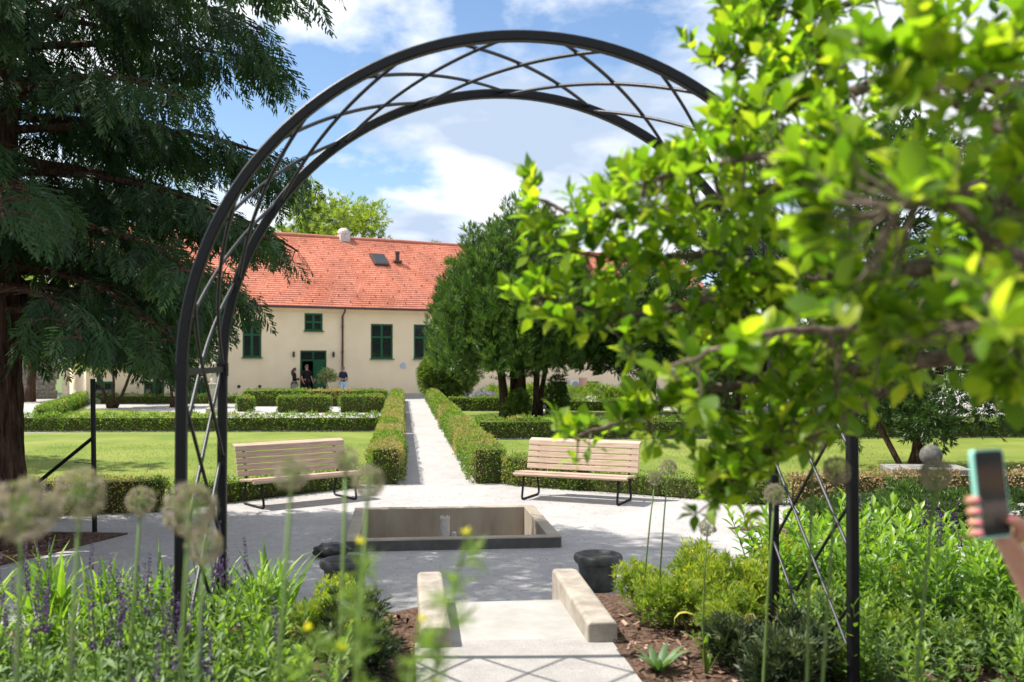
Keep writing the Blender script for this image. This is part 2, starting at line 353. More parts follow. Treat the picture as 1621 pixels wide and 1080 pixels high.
# ================================================================ MAIN BUILDING
BANG = R(23.2); BO = G(640, 629.5)
Bd = thing('manor_building', 'long cream plastered building with red tiled roof and green windows', 'building', BO, BANG)
ud = Vector((math.cos(BANG), math.sin(BANG), 0)); nd = Vector((math.sin(BANG), -math.cos(BANG), 0))
def FU(px, py):                                            # pixel -> (u, z) on the facade plane
    r = ray(px, py); o_ = Vector((0, 0, CAMZ)); t = (BO-o_).dot(nd)/r.dot(nd); p = o_+r*t; return (p-BO).dot(ud), p.z
def FR(x0, y0, x1, y1):
    xm = (x0+x1)/2; return FU(x0, (y0+y1)/2)[0], FU(x1, (y0+y1)/2)[0], FU(xm, y1)[1], FU(xm, y0)[1]
def FA(px, off, py=600):                                   # point at pixel column px, off metres in front of the facade
    r = ray(px, py); o_ = Vector((0, 0, CAMZ)); t = (BO+nd*off-o_).dot(nd)/r.dot(nd); p = o_+r*t; return Vector((p.x, p.y, 0))
UL = FU(136, 600)[0]; UR = 24.0; EH = FU(600, 488)[1]; DEP = 10.2; RH = EH+4.15
wins = [FR(587, 513, 622, 568), FR(655, 514, 690, 568), FR(384, 508, 414, 566), FR(300, 507, 332, 566)]
upper = FR(482, 496, 511, 524)
base_w = [FR(148, 604, 180, 629), FR(228, 604, 260, 629), FR(306, 604, 332, 627), FR(872, 604, 897, 626), FR(925, 604, 948, 622)]
door = FR(475, 555, 517, 630); door = (door[0], door[1], .02, door[3])
holes = wins+[upper]+base_w+[door]
us = sorted({UL, UR}|{h_[0] for h_ in holes}|{h_[1] for h_ in holes}); zs = sorted({0., EH}|{h_[2] for h_ in holes}|{h_[3] for h_ in holes})
g = Geo()
V = [(u, 0, z) for z in zs for u in us]; nu = len(us); Q = []
for j in range(len(zs)-1):
    for i in range(nu-1):
        um, zm = (us[i]+us[i+1])/2, (zs[j]+zs[j+1])/2
        if any(a < um < b and c < zm < d for a, b, c, d in holes): continue
        Q.append((j*nu+i, j*nu+i+1, (j+1)*nu+i+1, (j+1)*nu+i))
g.raw(V, Q)
for a, b, c, d in holes:                                   # reveals
    t = .16
    g.raw([(a, 0, c), (a, t, c), (a, t, d), (a, 0, d)], [(0, 1, 2, 3)]); g.raw([(b, 0, c), (b, 0, d), (b, t, d), (b, t, c)], [(0, 1, 2, 3)])
    g.raw([(a, 0, d), (a, t, d), (b, t, d), (b, 0, d)], [(0, 1, 2, 3)]); g.raw([(a, 0, c), (b, 0, c), (b, t, c), (a, t, c)], [(0, 1, 2, 3)])
g.raw([(UL, 0, 0), (UL, 0, EH), (UL, DEP, EH), (UL, DEP, 0)], [(0, 1, 2, 3)]); g.raw([(UL, 0, EH), (UL, DEP/2, RH-.1), (UL, DEP, EH)], T=[(0, 1, 2)])
g.raw([(UR, 0, 0), (UR, DEP, 0), (UR, DEP, EH), (UR, 0, EH)], [(0, 1, 2, 3)]); g.raw([(UR, 0, EH), (UR, DEP, EH), (UR, DEP/2, RH-.1)], T=[(0, 1, 2)])
g.raw([(UL, DEP, 0), (UL, DEP, EH), (UR, DEP, EH), (UR, DEP, 0)], [(0, 1, 2, 3)])
g.build('wall', M['plaster'], Bd)
def window(r, cols=2, split=.38, name='window'):
    a, b, c, d = r; w = b-a; hh = d-c; fw = .10
    o = thing(name, None, None); o.parent = Bd; o.location = (a, .05, c)
    g = Geo()
    for (cx, cz, dx, dz) in ((w/2, fw/2, w, fw), (w/2, hh-fw/2, w, fw)): g.box((cx, .03, cz), (dx, .07, dz))
    for cx in (fw/2, w-fw/2): g.box((cx, .03, hh/2), (fw, .068, hh-2*fw))
    xs = [fw+(w-2*fw)*k/cols for k in range(cols+1)]; zs_ = [fw, hh-fw] if split is None else [fw, hh*(1-split), hh-fw]
    for x in xs[1:-1]: g.box((x, .028, hh/2), (.13, .075, hh-2*fw))
    for z in zs_[1:-1]: g.box((w/2, .029, z), (w-2*fw, .07, .11))
    fr = g.build('frame', M['green'], o)
    for i in range(cols):
        for j in range(len(zs_)-1):
            p = bx('pane', ((xs[i]+xs[i+1])/2, .045, (zs_[j]+zs_[j+1])/2), (xs[i+1]-xs[i]-.004, .012, zs_[j+1]-zs_[j]-.004), M['glass'], o)
    bx('sill', (w/2, -.075, -.025), (w+.12, .20, .045), M['green'], o)
    for k in ('label', 'category'):
        if k in o: del o[k]
    return o
for r in wins: window(r)
window(upper, split=.5)
for r in base_w: window(r, 2, None)
# door: fixed transom, right leaf shut, left leaf standing open into a dark hall
a, b, c, d = door; w = b-a; tz = c+(d-c)*.80
dr = thing('door', None, None); dr.parent = Bd; dr.location = (a, .06, 0)
g = Geo(); fw = .09
for cx in (fw/2, w-fw/2): g.box((cx, .03, (c+d)/2), (fw, .08, d-c))
g.box((w/2, .03, d-fw/2), (w-2*fw, .078, fw)); g.box((w/2, .03, tz), (w-2*fw, .078, fw)); g.box((w/2, .028, (tz+d)/2), (fw, .07, d-tz-fw*1.5)); g.build('frame', M['green'], dr)
for k in (0, 1): bx('pane', (fw+(w-2*fw)*(.25+.5*k), .045, (tz+d)/2), ((w-2*fw)/2-fw, .012, d-tz-fw*1.5), M['glass'], dr)
lw = (w-2*fw)/2; lh = tz-fw/2-c
g = Geo(); g.box((w-fw-lw/2, .03, c+lh/2), (lw-.01, .05, lh-.01))
for k in range(7): g.box((w-fw-lw/2, .0, c+lh*(k+.5)/7), (lw*.8, .03, lh/7-.03))
lf = g.build('leaf', M['green'], dr); bx('handle', (w-fw-lw+.08, -.03, c+1.05), (.03, .05, .16), M['steel'], lf)
g = Geo(); g.box((fw+.03, .03+lw/2, c+lh/2), (.05, lw, lh-.01)); g.build('leaf', M['green'], dr)
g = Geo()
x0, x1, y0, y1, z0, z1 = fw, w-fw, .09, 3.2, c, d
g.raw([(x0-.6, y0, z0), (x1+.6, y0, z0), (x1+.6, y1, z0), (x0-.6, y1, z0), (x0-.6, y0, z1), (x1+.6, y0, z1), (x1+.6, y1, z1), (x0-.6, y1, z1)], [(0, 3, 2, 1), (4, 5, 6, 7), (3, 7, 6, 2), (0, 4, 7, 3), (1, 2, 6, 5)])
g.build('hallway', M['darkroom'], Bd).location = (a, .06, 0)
# roof with real tile courses
def roof_side(front=True):
    g = Geo(); run = DEP/2+.45; rise = RH-EH+.37; n = 36; V = []; uv = []
    uu = [UL-.3]+list(np.linspace(UL+1, UR-1, 24))+[UR+.3]
    rows = []
    for k in range(n):
        t0, t1 = k/n, (k+1)/n
        rows += [(t0, .032), (t1, .004)]
    sl_ = math.hypot(run, rise)
    for t, off in rows:
        for u in uu:
            y = -.45+run*t; z = EH-.02+rise*t+off
            z += .015*math.sin(u*.7+t*3)
            V.append((u, y if front else DEP-y, z)); uv.append((u, t*sl_))
    m = len(uu); Q = [(j*m+i, j*m+i+1, (j+1)*m+i+1, (j+1)*m+i) for j in range(len(rows)-1) for i in range(m-1)]
    if not front: Q = [q[::-1] for q in Q]
    g.raw(V, Q); me = g.mesh('roof'); lay = me.uv_layers.new(name='UVMap')
    vi = np.empty(len(me.loops), np.int32); me.loops.foreach_get('vertex_index', vi); lay.data.foreach_set('uv', np.array(uv, np.float32)[vi].ravel())
    me.materials.append(M['tile']); o = bpy.data.objects.new('roof', me); link(o, Bd); return o, run, rise
rf, run, rise = roof_side(True); roof_side(False)
def RP(u, t): return (u, -.45+run*t, EH-.02+rise*t)
RT = math.atan2(rise, run)
g = Geo(); ridge_z = EH-.02+rise
g.tube([(u, DEP/2, ridge_z-.02+.012*math.sin(u)) for u in np.linspace(UL-.3, UR+.3, 60)], .13, 8); g.build('ridge_tiles', M['clay'], rf)
g = Geo()
for k in range(11):
    t = .06+.085*k
    for u in np.arange(UL+.4+(k % 2)*.55, UR, 1.1):
        p = RP(u, t); g.box((p[0], p[1], p[2]+.05), (.03, .07, .07))
g.build('snow_guards', M['brown'], rf, kind='stuff')
def roofpx(px, py):                                        # pixel -> (u, t) on the front roof slope
    q = Matrix.Rotation(-BANG, 3, 'Z'); o_ = q@(Vector((0, 0, CAMZ))-BO); r = q@ray(px, py)
    n_ = Vector((0, -rise, run)); p0 = Vector((0, -.45, EH-.02)); t = (p0-o_).dot(n_)/r.dot(n_); p = o_+r*t; return p.x, (p.y+.45)/run
def on_roof(name, u, t, d, mat, lift, parent):
    p = RP(u, t); o = bx(name, (p[0], p[1]-math.sin(RT)*lift, p[2]+math.cos(RT)*lift), d, mat, parent); o.rotation_euler = (RT, 0, 0); return o
u, t = roofpx(600, 413)
sk = on_roof('skylight', u, t, (.95, 1.10, .14), M['brown'], .07, rf); bx('pane', (0, .0, .075), (.80, .92, .02), M['glass'], sk); bx('flashing', (0, -.62, -.06), (1.0, .35, .02), M['clay'], sk)
u, t = roofpx(629, 417); p = RP(u, t)
g = Geo(); g.box((0, 0, .1), (.5, .4, .10)); g.tube([(0, 0, 0), (0, 0, .62)], .12, 10); g.lathe([(0, .6), (.17, .6), (.15, .72), (0, .76)], sides=10); g.build('vent_pipe', M['brown'], rf).location = p
u = FU(544, 420)[0]
# the chimney stands on the ridge
q = Matrix.Rotation(-BANG, 3, 'Z'); o_ = q@(Vector((0, 0, CAMZ))-BO); r_ = q@ray(544, 380); cu = (o_+r_*((DEP/2-o_.y)/r_.y)).x
g = Geo(); g.box((0, 0, -.2), (.62, .62, .8)); g.lathe([(.34, .20), (.37, .28), (.35, .40), (.28, .52), (.15, .59), (0, .61)], sides=14); g.build('chimney', simple('chimney_render', (.5, .44, .42), (.6, .54, .52), .8, 4), rf).location = (cu, DEP/2, ridge_z)
g = Geo(); g.tube([(UL-.3, -.50, EH-.06), (UR+.3, -.50, EH-.06)], .075, 8); g.build('gutter', M['brown'], Bd)
g = Geo(); g.box(((UL+UR)/2, -.22, EH-.10), (UR-UL+.5, .44, .06)); g.box(((UL+UR)/2, -.06, EH-.21), (UR-UL+.1, .10, .16)); g.build('eave_cornice', M['plaster'], Bd)
u = FU(541.5, 540)[0]
g = Geo(); g.tube([(u, -.5, EH-.1), (u, -.45, EH-.25), (u, -.09, EH-.5), (u, -.09, .25), (u, -.2, .1)], .055, 8)
for z in (1.2, 2.6, 4.0): g.box((u, -.06, z), (.17, .12, .04))
g.build('downpipe', M['brown'], Bd)
for px in (464, 527):
    u, z = FU(px, 561); g = Geo(); g.lathe([(0, -.16), (.055, -.16), (.065, .05), (.05, .14), (0, .15)], sides=10); g.box((0, .06, 0), (.05, .10, .12)); g.build('wall_lamp', M['blackplastic'], Bd).location = (u, -.12, z)
u, z = FU(638, 579); g = Geo(); g.tube([(0, -.025, 0), (0, .02, 0)], .19, 20); g.build('round_plaque', simple('plaque_blue', (.30, .38, .52), (.55, .6, .68), .4, 9), Bd).location = (u, 0, z)
for px, py in ((378, 612), (411, 612), (626, 617)):
    u, z = FU(px, py); g = Geo(); g.lathe([(0, 0), (.08, 0), (.09, .02), (0, .03)], sides=12); o = g.build('wall_vent', M['blackplastic'], Bd); o.location = (u, -.005, z); o.rotation_euler = (R(90), 0, 0)
g = Geo(); g.box(((UL+UR)/2, -.03, .12), (UR-UL, .06, .24)); g.build('plinth', M['plinth'], Bd)
# air conditioner and railing by the side door, bin beside it
u, z = FU(911, 616)
ac = thing('air_conditioner', 'white air conditioner unit standing against the cream wall behind the yew', 'air conditioner', FA(911, .35), BANG)
bx('casing', (0, 0, .55), (.95, .34, .7), M['white'], ac, bw=.02); g = Geo(); g.tube([(-.12, -.172, .55), (-.12, -.185, .55)], .27, 20); g.build('fan_grille', simple('grille_grey', (.3, .3, .3), None, .5), ac)
for s_ in (-.35, .35): bx('foot', (s_, 0, .1), (.06, .36, .2), M['brown'], ac)
u, z = FU(923, 622); bn = thing('litter_bin', 'pinkish stone litter bin by the wall behind the yew', 'bin', FA(923, 1.6), BANG)
g = Geo(); g.lathe([(0, 0), (.22, 0), (.25, .05), (.26, 1.0), (.23, 1.05), (.2, 1.0), (0, .98)], sides=18); g.build('body', simple('terracotta_pink', (.42, .24, .19), (.5, .3, .24), .8), bn)
bx('rim_band', (0, 0, .92), (.375, .375, .06), M['brown'], bn, bw=.01)
u, z = FU(884, 610); rl = thing('metal_railing', 'small grey metal railing before the low window behind the yew', 'railing', FA(884, .9), BANG)
g = Geo(); g.tube([(-.6, 0, 0), (-.6, 0, 1.0), (.6, 0, 1.0), (.6, 0, 0)], .02, 6); g.build('frame', M['bar'], rl)
for k in range(7): g = Geo(); g.tube([(-.45+.15*k, 0, .08), (-.45+.15*k, 0, .99)], .009, 5); g.build('baluster', M['bar'], rl)
# stone wall, pillar and terrace at the far left
PW = G(115, 631)
sw = thing('stone_wall', 'grey rubble stone wall with sloping top beyond the left lawn', 'wall', PW+Vector((-.5, 0, 0)), R(4))
def rubble(parent, x0, x1, h0, h1, y=0, sz=.42, mat=M['stone']):
    z = 0; k = 0
    while z < max(h0, h1):
        hh = sz*random.uniform(.45, .75); x = x0
        while x < x1:
            ww = sz*random.uniform(.7, 1.6); ht = h0+(h1-h0)*(x+ww/2-x0)/(x1-x0)
            if z+hh*.6 < ht: bx('stone', (min(x+ww/2, x1), y+random.uniform(-.025, .025), z+hh/2), (ww-.025, .5, hh-.02), mat, parent, bw=.025)
            x += ww; k += 1
        z += hh
rubble(sw, -7, -.5, 3.3, 2.2); bx('mortar_core', (-3.75, .02, 1.0), (6.4, .40, 2.0), M['plinth'], sw)
pl = thing('gate_pillar', 'square pale stone gate pillar with capstone at the end of the rubble wall', 'pillar', PW, R(4))
bx('shaft', (0, 0, .95), (.95, .7, 1.9), M['palestone'], pl, bw=.02); bx('capstone', (0, 0, 1.99), (1.15, .9, .18), M['palestone'], pl, bw=.03); bx('base', (0, 0, .12), (1.06, .8, .24), M['palestone'], pl, bw=.02)
g = Geo(); g.tube([(1.3, .3, 0), (.2, -.42, 1.7)], .03, 6); g.build('handrail', M['bar'], pl)
# ================================================================ ARCH
AY0, AY1 = 4.5, 5.5; AXL, AXR = -.963, 2.108; AR = (AXR-AXL)/2; ACX = (AXL+AXR)/2; SZ = 3.80-AR-.03
arch = thing('rose_arch', 'tall black metal garden arch with lattice sides over the steps', 'arch', (ACX, AY0, TZ))
SPR = SZ-TZ                                                # spring height above the bed
def hoop_pt(s, r=AR):                                      # s: arc length from the left foot
    if s < SPR: return (-r, s)
    a = (s-SPR)/AR
    if a < PI: return (-r*math.cos(a), SPR+r*math.sin(a))
    return (r, SPR-(s-SPR-PI*AR))
TOT = 2*SPR+PI*AR
def hoop(y, name='hoop'):
    ss = [-.15, .0]+[SPR*.5, SPR-.02]+list(np.linspace(SPR, SPR+PI*AR, 73))+[SPR+PI*AR+.02, TOT-SPR*.5, TOT, TOT+.15]
    g = Geo(); w = .0235; dpt = .026; V = []; c = .006
    for s in ss:
        sec = []
        for rr, yy in ((AR-w, -dpt+c), (AR-w+c, -dpt), (AR+w-c, -dpt), (AR+w, -dpt+c), (AR+w, dpt-c), (AR+w-c, dpt), (AR-w+c, dpt), (AR-w, dpt-c)):
            x, z = hoop_pt(s, rr); sec.append((x, y+yy, z))
        V += sec
    n = len(ss); Q = [(8*i+k, 8*i+(k+1) % 8, 8*(i+1)+(k+1) % 8, 8*(i+1)+k) for i in range(n-1) for k in range(8)]
    g.raw(V, Q); o = g.build(name, M['black'], arch)
    for sx in (-1, 1): g = Geo(); g.box((sx*AR, y, SPR), (.053, .058, .07)); g.build('joint_sleeve', M['black'], o)
    return o
hoop(0); hoop(AY1-AY0)
for sx in (-1, 1):
    bx('cross_bar', (sx*AR, .5, SPR), (.022, .95, .03), M['bar'], arch)
pit = PI*AR/10.0; span = 1.78; mid = TOT/2
def lat(sa, sb):                                           # from rear hoop at arc sa to front hoop at arc sb
    pts = []
    for i in range(19):
        t = i/18; s = sa+(sb-sa)*t
        if s < .02 or s > TOT-.02: continue
        x, z = hoop_pt(s, AR-.004*(1 if sb > sa else -1)*2.2); pts.append((x, 1-t, z))
    if len(pts) > 2: g = Geo(); g.tube(pts, .0095, 6); g.build('lattice_bar', M['bar'], arch, smooth=True)
for k in range(-11, 12):
    for sg in (-1, 1):
        sa = mid+k*pit; sb = sa+sg*span*pit
        if -.9 < sa < TOT+.9: lat(sa, sb)
# ================================================================ BENCHES
def bench(label, x, y, rz):
    b = thing('park_bench', label, 'bench', (x, y, 0), rz, 'slatted benches facing the basin')
    Lb = 1.92                                              # local: front is -y, origin below the seat's front edge
    def slat(name, yy, zz, tilt, wd=.083, th=.035):
        o = bx(name, (0, yy, zz), (Lb, wd, th), M['wood'], b, bw=.006); o.rotation_euler = (tilt, 0, 0)
    slat('seat_slat', .00, .415, R(-24), .075)
    for k in range(5): slat('seat_slat', .085+.094*k, .440-.008*k, R(-4))
    ba_ = R(76)
    for k in range(5):
        d = .08+.098*k; slat('back_slat', .565+d*math.cos(ba_)*.95, .415+d*math.sin(ba_), ba_)
    slat('top_rail', .725, .918, R(20), .11)
    for sx in (-.80, .80):
        g = Geo(); pts = [(sx, .06, .40), (sx, .03, .30), (sx, -.02, .06), (sx, -.01, .025), (sx, .03, .016), (sx, .62, .016), (sx, .685, .03), (sx, .70, .07), (sx, .60, .40), (sx, .60, .46), (sx, .735, .88)]
        g.tube(pts, .019, 8); g.tube([(sx, .05, .395), (sx, .61, .385)], .016, 6); g.build('leg_frame', M['black'], b, smooth=True)
    return b
bench('slatted timber bench on black sled legs nearest the conifer, in front of brown-topped hedge', AX-2.04-.0, 15.85, R(33))
bench('slatted timber bench on black sled legs beside the dry brown hedge', AX+2.0, 15.58, R(-30))
M['hcoal'] = simple('dark_compost', (.018, .016, .013), (.05, .045, .038), 1, 30, bmp=.6)
# ================================================================ POTS
def pot(label, x, y, s=1.0, bag=False):
    p = thing('plant_pot', label, 'pot', (x, y, 0), 0, 'dark round pots at the foot of the steps')
    g = Geo(); g.lathe([(0, 0), (.15, 0), (.165, .02), (.20, .25), (.205, .27), (.225, .275), (.24, .295), (.243, .325), (.232, .35), (.21, .358), (.195, .35), (.18, .325), (0, .31)], sides=28); g.build('body', M['pot'], p, smooth=True)
    g = Geo(); g.lathe([(.182, .325), (.1, .335), (0, .338)], sides=20); g.build('soil', M['hcoal'], p)
    return p
pot('dark weathered round pot beside the yellow-green shrub', 1.93, 9.75); pot('dark weathered round pot standing near a black bag in the gravel', -.55, 9.75)
bg_ = thing('black_bag', 'small crumpled black bag lying against the basin front beside a pot', 'bag', G(542, 872)+Vector((-.1, -.35, 0)), .3)
me = bpy.data.meshes.new('bag'); bm = bmesh.new(); bmesh.ops.create_icosphere(bm, subdivisions=3, radius=1)
for v in bm.verts:
    c = v.co; k = 1+.06*math.sin(c.x*9+c.z*7)+.06*math.sin(c.y*11+c.x*4); v.co = Vector((c.x*.22*k, c.y*.14*k, max(-.08, c.z*.085*k)+.08))
bm.to_mesh(me); bm.free(); me.materials.append(M['blackplastic']); o = bpy.data.objects.new('pouch', me); link(o, bg_)
g = Geo(); g.tube([(.2, 0, .1), (.34, .05, .10), (.42, 0, .04), (.36, -.08, .03), (.24, -.06, .08)], .012, 6); g.build('strap', M['blackplastic'], bg_)
# ================================================================ POST WITH STAY, STATUE, STONE TABLE
PP = G(150, 842)
fp = thing('fence_post', 'slim black metal post with a diagonal stay and wires beside the conifer', 'post', PP)
topz = A(140, 600, 13.15).z; g = Geo(); g.tube([(0, 0, -.05), (-.04, 0, topz)], .032, 10); g.build('post', M['black'], fp)
g = Geo(); g.tube([(-.02, 0, topz*.62), (-.98, .05, .45), (-1.5, .08, 0)], .024, 8); g.build('stay', M['black'], fp)
for z in (.45, .9): g = Geo(); g.tube([(-.03, 0, z), (-.30, .1, z+.01)], .006, 5); g.build('bracket', M['black'], fp)
hw = thing('hanging_wire', 'thin dark cable hanging down beside the conifer trunk', 'cable', (-4.75, 12.3, 0))
g = Geo(); g.tube([(-.05, 0, 3.6), (-.02, .03, 2.4), (.02, 0, 1.2), (.06, -.02, .03)], .008, 5); g.build('cable', M['black'], hw); g = Geo(); g.lathe([(0, 0), (.03, 0), (.03, .05), (0, .06)], (.06, -.02, 0), 8); g.build('weight', M['black'], hw)
sp = G(340, 655)
stt = thing('stone_statue', 'weathered pale stone figure on a pedestal behind the left lawn', 'statue', sp)
bx('plinth', (0, 0, .12), (.62, .62, .24), M['palestone'], stt, bw=.02); bx('pedestal', (0, 0, .70), (.40, .40, .93), M['palestone'], stt, bw=.015); bx('cornice', (0, 0, 1.21), (.56, .56, .1), M['palestone'], stt, bw=.025)
g = Geo(); g.lathe([(0, 1.25), (.17, 1.26), (.19, 1.4), (.14, 1.6), (.17, 1.72), (.15, 1.82), (.06, 1.88), (.055, 1.92), (.09, 1.96), (.10, 2.03), (.07, 2.10), (0, 2.12)], sides=14); g.tube([(.15, 0, 1.8), (.2, -.06, 1.62), (.1, -.15, 1.52)], [.05, .045, .035], 7); g.tube([(-.15, 0, 1.8), (-.2, -.06, 1.62), (-.08, -.15, 1.6)], [.05, .045, .035], 7); g.build('figure', M['palestone'], stt, smooth=True)
tp = G(1465, 788)
stb = thing('stone_table', 'low grey stone slab table behind the spreading shrubs', 'table', tp, R(-12))
bx('slab', (0, 0, .46), (1.25, .75, .10), M['stone'], stb, bw=.015)
for s_ in (-.4, .4): bx('support', (s_, 0, .205), (.22, .5, .41), M['stone'], stb, bw=.015)
bl = thing('stone_ball', 'round grey stone ball resting on the stone slab table', 'stone ball', tp+Vector((.1, 0, .51)))
g = Geo(); n_ = 16; g.lathe([(.18*math.sin(PI*k/n_), .18-.18*math.cos(PI*k/n_)) for k in range(n_+1)], sides=28); g.build('ball', simple('dark_weathered_stone', (.06, .058, .05), (.15, .145, .13), .9, 9, bmp=.5, bscale=25, spec=.15), bl, smooth=True)
g = Geo(); g.lathe([(.0, -.0), (.12, .0), (.13, .02), (.11, .045), (0, .05)], sides=18); g.build('foot_ring', M['stone'], bl)
# ================================================================ HEDGES
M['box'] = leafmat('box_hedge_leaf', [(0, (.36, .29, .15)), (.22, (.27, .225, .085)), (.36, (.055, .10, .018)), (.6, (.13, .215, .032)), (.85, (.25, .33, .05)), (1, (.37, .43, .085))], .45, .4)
M['drybox'] = leafmat('dry_hedge_leaf', [(0, (.20, .13, .07)), (.6, (.40, .28, .16)), (.85, (.33, .27, .12)), (1, (.12, .17, .04))], .25, .6)
M['hcore'] = simple('hedge_inner_twigs', (.035, .045, .014), (.075, .075, .03), 1, 25, spec=.05)
TD = t_diamond(1, .62, .1)
hid = [0]
def hedge(p0, p1, w, h, leaf, dens, label, dry=0.0, clump=0, mat='box', group=None, gap=0, toplite=.14):
    p0 = Vector((p0[0], p0[1], 0)); p1 = Vector((p1[0], p1[1], 0)); d = p1-p0; Ln = d.length; a = math.atan2(d.y, d.x); hid[0] += 1; sd = hid[0]
    o = thing('box_hedge', label, 'hedge', p0, a, group)
    at, as_, ae = Ln*w, Ln*h, w*h; tot = at+2*as_+2*ae; n = int(tot*dens)
    k = rng.choice(5, n, p=np.array([at, as_, as_, ae, ae])/tot)
    P = np.zeros((n, 3)); Nn = np.zeros((n, 3)); u = U(0, Ln, n); v = U(-w/2, w/2, n); z = h*(U(0, 1, n)**.85)
    top = k == 0; P[:, 0] = u; P[:, 1] = v; P[:, 2] = z
    P[top, 2] = h; Nn[top, 2] = 1
    for kk, sg in ((1, -1), (2, 1)): P[k == kk, 1] = sg*w/2; Nn[k == kk, 1] = sg
    for kk, sg in ((3, 0), (4, 1)): P[k == kk, 0] = sg*Ln; Nn[k == kk, 0] = -1 if sg == 0 else 1
    rel = vnoise(P, 2.6, sd)*.045+vnoise(P, 8, sd+50)*.035
    if clump:                                              # separate young plants in a row
        ph = np.abs(np.sin(P[:, 0]*PI/clump)); rel += -.11*(1-ph)**2
    # rounded arrises
    ez = np.clip((P[:, 2]-h+.16)/.16, 0, 1); ey = np.clip((np.abs(P[:, 1])-w/2+.16)/.16, 0, 1); ex = np.clip((.14-np.minimum(P[:, 0], Ln-P[:, 0]))/.14, 0, 1); rel -= .085*ez*np.maximum(ey, ex)+.05*ex*ey
    depth = U(0, 1, n)**2*.09-.05*(rng.random(n) < .05)*top
    P += Nn*(rel-depth+.015)[:, None]
    if clump: P[top, 2] -= .06*(1-np.abs(np.sin(P[top, 0]*PI/clump)))
    P[:, 2] = np.maximum(P[:, 2], .02)
    dd = Nn+rng.normal(size=(n, 3))*.75+np.array([0, 0, .35])
    dn = dry*1.0+vnoise(P, 1.3, sd+9)*.55+vnoise(P, 4, sd+3)*.2
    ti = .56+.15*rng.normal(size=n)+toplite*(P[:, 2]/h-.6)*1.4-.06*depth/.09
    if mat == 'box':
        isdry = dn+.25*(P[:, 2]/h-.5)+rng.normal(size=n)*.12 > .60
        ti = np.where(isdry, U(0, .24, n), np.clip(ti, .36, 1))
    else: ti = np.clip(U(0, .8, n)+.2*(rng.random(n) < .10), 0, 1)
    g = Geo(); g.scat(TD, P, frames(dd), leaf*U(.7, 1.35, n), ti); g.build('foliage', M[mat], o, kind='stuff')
    g = Geo(); m = max(2, int(Ln/.5))
    if clump: g.box((Ln/2, 0, h*.40), (Ln-.2, w*.45, h*.7))
    else: g.box((Ln/2, 0, h*.47), (Ln-.16, w-.17, h*.9))
    g.build('inner_twigs', M['hcore'], o)
    return o
HG = 'clipped box hedges of the parterre'
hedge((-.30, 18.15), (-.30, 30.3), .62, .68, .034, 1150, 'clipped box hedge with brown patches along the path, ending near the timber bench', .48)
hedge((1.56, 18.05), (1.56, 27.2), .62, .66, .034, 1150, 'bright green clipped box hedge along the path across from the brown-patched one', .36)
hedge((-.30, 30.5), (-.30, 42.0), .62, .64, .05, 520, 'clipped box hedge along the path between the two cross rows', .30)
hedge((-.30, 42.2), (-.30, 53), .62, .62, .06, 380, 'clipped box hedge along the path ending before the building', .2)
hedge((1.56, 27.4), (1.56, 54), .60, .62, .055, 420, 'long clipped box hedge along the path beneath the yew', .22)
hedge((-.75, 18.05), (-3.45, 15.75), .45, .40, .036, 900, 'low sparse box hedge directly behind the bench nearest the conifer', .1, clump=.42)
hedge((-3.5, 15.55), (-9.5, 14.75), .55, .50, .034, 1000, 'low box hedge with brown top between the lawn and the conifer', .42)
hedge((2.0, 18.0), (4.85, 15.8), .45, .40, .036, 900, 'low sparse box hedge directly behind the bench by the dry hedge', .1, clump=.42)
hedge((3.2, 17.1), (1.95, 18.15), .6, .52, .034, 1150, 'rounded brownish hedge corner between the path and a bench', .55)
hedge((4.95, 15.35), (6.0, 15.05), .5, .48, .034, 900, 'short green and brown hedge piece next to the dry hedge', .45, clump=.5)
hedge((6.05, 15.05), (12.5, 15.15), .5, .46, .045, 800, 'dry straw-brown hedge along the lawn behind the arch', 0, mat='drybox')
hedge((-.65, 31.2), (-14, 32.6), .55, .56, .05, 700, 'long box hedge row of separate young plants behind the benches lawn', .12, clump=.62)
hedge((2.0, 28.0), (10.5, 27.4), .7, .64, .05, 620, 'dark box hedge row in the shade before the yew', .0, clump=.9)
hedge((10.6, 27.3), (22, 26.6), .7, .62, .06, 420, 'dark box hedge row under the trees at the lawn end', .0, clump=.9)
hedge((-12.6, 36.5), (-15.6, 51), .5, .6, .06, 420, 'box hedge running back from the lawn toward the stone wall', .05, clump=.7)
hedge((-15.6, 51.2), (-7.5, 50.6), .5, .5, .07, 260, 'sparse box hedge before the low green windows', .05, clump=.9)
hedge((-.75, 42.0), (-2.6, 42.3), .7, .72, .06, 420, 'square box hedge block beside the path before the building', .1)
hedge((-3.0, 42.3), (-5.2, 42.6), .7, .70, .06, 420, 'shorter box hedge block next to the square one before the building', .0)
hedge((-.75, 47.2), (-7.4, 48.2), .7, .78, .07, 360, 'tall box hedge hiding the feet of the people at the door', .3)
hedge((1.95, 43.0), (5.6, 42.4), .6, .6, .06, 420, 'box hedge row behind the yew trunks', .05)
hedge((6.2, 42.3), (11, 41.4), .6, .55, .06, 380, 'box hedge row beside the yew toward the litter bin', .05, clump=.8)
hedge((-6.3, 43.4), (-7.0, 43.5), .7, .62, .06, 420, 'small square box bush near the stone figure', .0)
